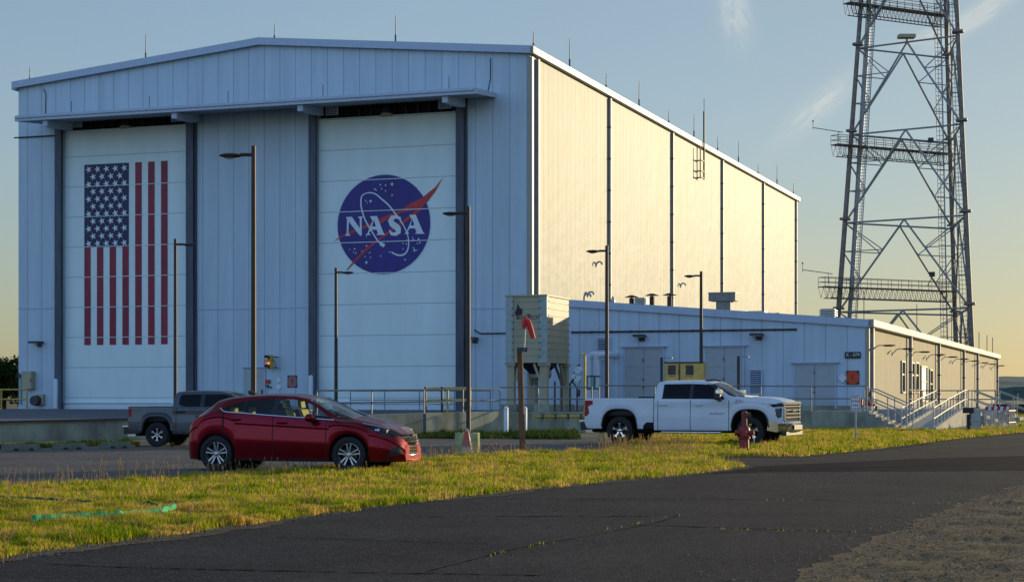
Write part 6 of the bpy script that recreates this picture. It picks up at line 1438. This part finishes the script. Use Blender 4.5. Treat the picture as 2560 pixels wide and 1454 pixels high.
def np_mesh(name, V, Fc, m):
    me = bpy.data.meshes.new(name); nv, nf = len(V), len(Fc); k = Fc.shape[1]
    me.vertices.add(nv); me.vertices.foreach_set('co', V.astype(np.float32).ravel()); me.loops.add(nf*k); me.loops.foreach_set('vertex_index', Fc.astype(np.int32).ravel())
    me.polygons.add(nf); me.polygons.foreach_set('loop_start', np.arange(0, nf*k, k, dtype=np.int32)); me.polygons.foreach_set('loop_total', np.full(nf, k, dtype=np.int32))
    me.update(calc_edges=True); me.materials.append(M[m]); o = bpy.data.objects.new(name, me); scene.collection.objects.link(o); return o
def blades(P, hgt, wid, lean, r):
    """each blade: two stacked triangles strip -> 4 faces of triangles (5 vertices)"""
    n = len(P); a = r.uniform(0, 2*np.pi, n); d = np.column_stack([np.cos(a), np.sin(a)]); w = wid[:, None]*np.column_stack([-np.sin(a), np.cos(a)])/2
    # blades turn more or less edge on; the bend goes along d
    l1 = (hgt*lean*.35)[:, None]*d; l2 = (hgt*lean)[:, None]*d; z1 = hgt*.55; z2 = hgt*np.sqrt(np.clip(1-lean**2*.6, .2, 1))
    V = np.zeros((n, 5, 3)); V[:, 0, :2] = P-w; V[:, 1, :2] = P+w; V[:, 2, :2] = P+l1+w*.8; V[:, 3, :2] = P+l1-w*.8; V[:, 4, :2] = P+l2; V[:, 2, 2] = z1; V[:, 3, 2] = z1; V[:, 4, 2] = z2
    b = (np.arange(n)*5)[:, None]; Fc = np.concatenate([b+np.array([0,1,2]), b+np.array([0,2,3]), b+np.array([3,2,4])], 1).reshape(-1, 3)
    return V.reshape(-1, 3), Fc
def scatter(poly, n, r, keep=None):
    A = np.array(poly); lo, hi = A.min(0), A.max(0); out = []
    tot = 0
    while tot < n:
        q = r.uniform(lo, hi, (n*2, 2)); q = q[inpoly(q[:, 0], q[:, 1], poly)]
        if keep is not None: q = q[keep(q)]
        out.append(q); tot += len(q)
        if len(out) > 60: break
    return np.concatenate(out)[:n]
r = np.random.default_rng(5)
def chips(name, P, z, size, m, flat=.6):
    '''little four cornered stones, one mesh'''
    n = len(P); a = r.uniform(0, 6.28, n); V = np.zeros((n, 4, 3))
    for k in range(3):
        t = a+k*2.094+r.normal(0, .25, n); q = size*r.uniform(.7, 1.2, n); V[:, k, 0] = P[:, 0]+q*np.cos(t); V[:, k, 1] = P[:, 1]+q*np.sin(t); V[:, k, 2] = z
    V[:, 3, :2] = P+r.normal(0, .2, (n, 2))*size[:, None]; V[:, 3, 2] = z+size*flat*r.uniform(.7, 1.3, n)
    b = (np.arange(n)*4)[:, None]; Fc = np.concatenate([b+np.array([0,1,3]), b+np.array([1,2,3]), b+np.array([2,0,3])], 1).reshape(-1, 3)
    o = np_mesh(name, V.reshape(-1, 3), Fc, m); o['kind'] = 'stuff'; return o
def chip_mat(name, c1, c2):
    m = mat(name, c1, 1.0, var=0, spec=.05); nt = m.node_tree; n = nt.nodes; g = n.new('ShaderNodeNewGeometry'); x = n.new('ShaderNodeMix'); x.data_type = 'RGBA'; x.inputs['A'].default_value = (*c1, 1); x.inputs['B'].default_value = (*c2, 1)
    nt.links.new(g.outputs['Random Per Island'], x.inputs['Factor']); nt.links.new(x.outputs['Result'], n['Principled BSDF'].inputs['Base Color'])
chip_mat('chip_grey', (.015, .015, .017), (.24, .22, .20)); chip_mat('chip_brown', (.07, .05, .03), (.34, .25, .16))
rp_ = [G(-350,1440), *g_low[1:], G(2000,1175), G(2700,1160), *[(a, b) for a, b in reversed(bl[:3])], (bx[0]-2, 9.5), (-9, 9.5)]
Pc = scatter([g_low[0], *g_low[1:], G(2000,1160), G(2560,1160), G(2560,1216), G(2300,1310), G(2010,1454), (0.5, 12.5), (-6, 12.5)], 60000, r, lambda q: np.abs(q[:, 0]) < q[:, 1]*.30)
chips('road_chips', Pc, .0045, r.uniform(.003, .009, len(Pc)), 'chip_grey', .35)
Pg = np.column_stack([r.uniform(0, 9, 60000)**1.0, r.uniform(10, 34, 60000)]); xe_ = np.where(Pg[:, 1] >= by[0], np.interp(Pg[:, 1], by, bx), bx[0]-(by[0]-Pg[:, 1])*.30); Pg[:, 0] = xe_+Pg[:, 0]-.1; Pg = Pg[Pg[:, 0] < Pg[:, 1]*.30]
de = np.clip(Pg[:, 0]-np.interp(Pg[:, 1], by, bx), 0, 3)
chips('gravel_chips', Pg, .010+np.minimum(.05, de*.02), r.uniform(.005, .016, len(Pg))*r.uniform(.6, 1.2, len(Pg)), 'chip_brown', .8)
isl = wob(g_low+g_up[:3]+g_top, .10, .5, 77)
def fract(q, s=1.0):
    return np.array([mnoise.noise(Vector((a*s, b*s, 1.7))) for a, b in q])
def area(p): A = np.array(p); return abs(np.sum(A[:, 0]*np.roll(A[:, 1], -1)-A[:, 1]*np.roll(A[:, 0], -1)))/2
inview = lambda q: (np.abs(q[:, 0]) < q[:, 1]*.30+.6)
allV = []; allF = []; off0 = 0
def clump(Pp, frac=.6, k=14, s=.045):
    '''gather most of the blades into tufts'''
    n = len(Pp); m = int(n*frac); c = Pp[r.integers(0, n, max(1, m//k))]; q = c[r.integers(0, len(c), m)]+r.normal(0, s, (m, 2)); return np.concatenate([q, Pp[m:]])
def add_blades(Pp, h0, h1, w0, tall=None):
    global off0
    Pp = clump(Pp); n = len(Pp); f = fract(Pp, .9); h = r.uniform(h0, h1, n)*(.82+.6*f+.7*fract(Pp, 3.1)); w = (w0+Pp[:, 1]*.00022)*r.uniform(.7, 1.3, n); ln = r.uniform(.15, .85, n)
    V, Fc = blades(Pp, h, w, ln, r); allV.append(V); allF.append(Fc+off0); off0 += len(V)
near = lambda q: inview(q) & (q[:, 1] < 24)
mid_ = lambda q: inview(q) & (q[:, 1] >= 24)
add_blades(scatter(isl, 160000, r, near), .055, .15, .0065)
add_blades(scatter(isl, 120000, r, mid_), .06, .145, .008)
# grass beside and beyond the white truck
g2 = g_up[2:]+[(36, 84), L2W(24.6, -17.2), L2W(18, -17.2), L2W(6.5, -17.2), G(1640,1092), G(1600,1108), G(1560,1118), G(1500,1129)]+[G(1742,1143)]
g2 = [G(1500,1130), G(1742,1143), G(1850,1141.5), G(2000,1141), G(2130,1129), G(2400,1096), G(2560,1080), G(2760,1068), (40, 95), L2W(25, -16.9), L2W(23.9, -17.2), L2W(12, -17.0), G(1660,1088), G(1560,1106)]
add_blades(scatter(g2, 110000, r, inview), .08, .17, .012)
g3 = [G(2560,1079), (60, 140), (80, 260), (30, 260), L2W(24.8, 8), L2W(24.8, -2.5), L2W(25.2, -16)]
add_blades(scatter(g3, 30000, r, inview), .15, .3, .02)
go_ = np_mesh('grass', np.concatenate(allV), np.concatenate(allF), 'grass_blade'); go_['kind'] = 'stuff'
# grass strip at the foot of the dock wall, its shade put into darker blade colours
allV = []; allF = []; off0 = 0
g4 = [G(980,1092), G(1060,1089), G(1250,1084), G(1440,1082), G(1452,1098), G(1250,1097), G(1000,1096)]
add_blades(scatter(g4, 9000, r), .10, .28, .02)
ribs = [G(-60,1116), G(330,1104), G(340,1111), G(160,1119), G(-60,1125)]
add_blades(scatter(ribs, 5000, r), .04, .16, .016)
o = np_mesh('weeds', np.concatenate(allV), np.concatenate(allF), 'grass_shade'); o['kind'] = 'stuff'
# taller stems with seed heads
sv = MB()
def stalk(x, y, h, w=.0035):
    a = r.uniform(0, 6.28); l = h*r.uniform(.05, .3); dx, dy = l*math.cos(a), l*math.sin(a)
    sv.add([(x-w,y,0),(x+w,y,0),(x+dx*.5+w*.7,y+dy*.5,h*.6),(x+dx*.5-w*.7,y+dy*.5,h*.6),(x+dx,y+dy,h)], [(0,1,2,3),(3,2,4)])
    for k in range(3): z = h*(.78+.08*k); e = .006+.004*r.uniform(); q = .8+.08*k; sv.add([(x+dx*q-e,y+dy*q,z),(x+dx*q,y+dy*q,z-e*1.4),(x+dx*q+e,y+dy*q,z),(x+dx*q,y+dy*q,z+e*3.2)], [(0,1,2,3)])
def along(pts, n, spread, h0, h1, jy=.0):
    for _ in range(n):
        u = r.uniform(0, len(pts)-1.001); i = int(u); a, b = np.array(pts[i]), np.array(pts[i+1]); p = a+(b-a)*(u-i); stalk(p[0]+r.normal()*.2, p[1]+r.normal()*spread+jy, r.uniform(h0, h1))
along([G(1500,1136), G(1720,1140)], 260, .5, .20, .55)
along(g_top[3:], 350, .4, .12, .32, -.3)
along([G(300,1200), G(420,1198)], 16, .3, .3, .48, -.3)
along(g_low, 160, .8, .10, .22, 1.2)
for p in scatter(isl, 900, r, inview): stalk(p[0], p[1], r.uniform(.12, .26))
for p in scatter(g2, 500, r, inview): stalk(p[0], p[1], r.uniform(.14, .30), .008)
for px, py in ((1190,1140),(1180,1137),(1145,1138)): 
    x, y = G(px, py); stalk(x, y, .35)
o = sv.build('seed_stalks', 'seed_stalk', None, smooth=0); o['kind'] = 'stuff'
allV = []; allF = []; off0 = 0
ckp = []
for pa, pb, nn in (((1700,1320),(2280,1334),90), ((2200,1257),(2500,1262),60), ((1450,1340),(1700,1287),80), ((1850,1250),(2050,1251),30), ((1120,1412),(1400,1352),50)):
    A, B = np.array(G(*pa)), np.array(G(*pb)); u = r.uniform(0, 1, nn)[:, None]; u = .5+.5*(u-.5)*1.2+r.normal(0, .12, (nn, 1)); ckp.append(A+(B-A)*np.clip(u, 0, 1)+r.normal(0, .02, (nn, 2)))
ckp = [c[::3] for c in ckp]
V_, F_ = blades(np.concatenate(ckp), r.uniform(.015, .045, sum(len(c) for c in ckp)), np.full(sum(len(c) for c in ckp), .008), r.uniform(.4, .9, sum(len(c) for c in ckp)), r)
o = np_mesh('crack_weeds', V_, F_, 'seed_stalk_y' if 'seed_stalk_y' in M else 'grass_blade'); o['kind'] = 'stuff'
# sprouts and yellow weeds by the dark pickup
def tuft(px, py, h, n, label, m='seed_stalk_y'):
    x, y = G(px, py); mb = MB()
    for _ in range(n):
        a = r.uniform(0, 6.28); l = r.uniform(.1, 1.0)*h; w = .02; z = h*r.uniform(.35, 1.0); dx, dy = l*math.cos(a), l*math.sin(a)
        mb.add([(-w*math.sin(a),w*math.cos(a),0),(w*math.sin(a),-w*math.cos(a),0),(dx*.5+w*math.sin(a),dy*.5-w*math.cos(a),z*.8),(dx*.5-w*math.sin(a),dy*.5+w*math.cos(a),z*.8),(dx,dy,z*.7)], [(0,1,2,3),(3,2,4)])
    o = mb.build('weed_plant', m, None, smooth=0); o.location = (x, y, 0); tag(o, label, 'weed', 'yellow weeds by the dark pickup')
leaf_mat('seed_stalk_y', (.35, .25, .02), (.45, .30, .02), (.30, .28, .03), .5)
tuft(342, 1117, .22, 60, 'yellow leafy weed behind the rear wheel of the dark pickup'); tuft(430, 1117, .17, 40, 'yellow weed under the middle of the dark pickup')
# green netting lying in the grass
for i, (pts, w, lab, mm) in enumerate(([[(85,1292),(160,1288),(280,1283),(390,1275),(438,1262)], .075, 'bright green snow fence roll lying in the grass', 'green_hose'], [[(0,1238),(60,1240),(150,1245),(240,1250)], .03, 'dark green netting half buried in the grass on the left', 'green_dark'], [[(340,1247),(372,1250),(395,1260)], .03, 'short dark green end of netting beside the bright roll', 'green_dark'])):
    if i == 0: mat('green_dark', (.006, .10, .045), .7, var=.3)
    q = [G(*p, h=.13) for p in pts]; mb = MB(); P3 = []
    for k in range(len(q)-1):
        for j in range(8): u = j/8; x = q[k][0]*(1-u)+q[k+1][0]*u; y = q[k][1]*(1-u)+q[k+1][1]*u; P3.append((x, y+.01*math.sin(k*8+j), .115+.008*math.sin((k*8+j)*2.3)))
    mb.tube(P3, [w*(.50+.14*math.sin(j*1.9)+.10*math.cos(j*3.7)) for j in range(len(P3))], 8); o = mb.build('netting', mm, None); tag(o, lab, 'netting')
# bushes and trees at the far left
def bush(x, y, w, h, label, n=5200, ls=.22, trunk=True):
    t = thing('tree', label, 'tree', (x, y, 0)); rr = np.random.default_rng(int(abs(x)*10)+3); mb = MB()
    blobs = [(rr.uniform(-w*.6, w*.6), rr.uniform(-w*.4, w*.4), h*rr.uniform(.30, .82), w*rr.uniform(.22, .42)) for _ in range(15)]
    for _ in range(n):
        bx_, by_, bz, br_ = blobs[rr.integers(len(blobs))]; v = rr.normal(size=3); v /= np.linalg.norm(v); k = br_*rr.uniform(.45, 1.08); p = np.array([bx_, by_, bz])+v*k*np.array([1, 1, .8])
        if p[2] < .2: continue
        u = rr.normal(size=3); u /= np.linalg.norm(u); q = np.cross(u, rr.normal(size=3)); q /= np.linalg.norm(q); s = ls*rr.uniform(.5, 1.2)
        mb.add([p-u*s*.5, p+q*s*.25, p+u*s*.5, p-q*s*.25], [(0,1,2,3)])
    mb.build('crown', 'leaf_green', t, smooth=0); tr_ = MB(); tr_.tube([(0,0,0),(.1,0,h*.3),(.0,.1,h*.6)], [.18,.13,.05], 8)
    for k in range(6): b_ = blobs[k]; tr_.tube([(.08,0,h*.25),(b_[0]*.5,b_[1]*.5,b_[2]*.75),(b_[0],b_[1],b_[2])], [.07,.05,.02], 6)
    tr_.build('trunk', 'wood_pole', t)
x, y = D(8, 118); bush(x, y, 3.0, H(872, 118), 'leafy green tree at the left edge beside the hangar corner', 7000, .30)
x, y = D(-50, 125); bush(x, y, 3.4, H(890, 125), 'low shrubby tree just beyond the left edge of the hangar', 5000, .30)
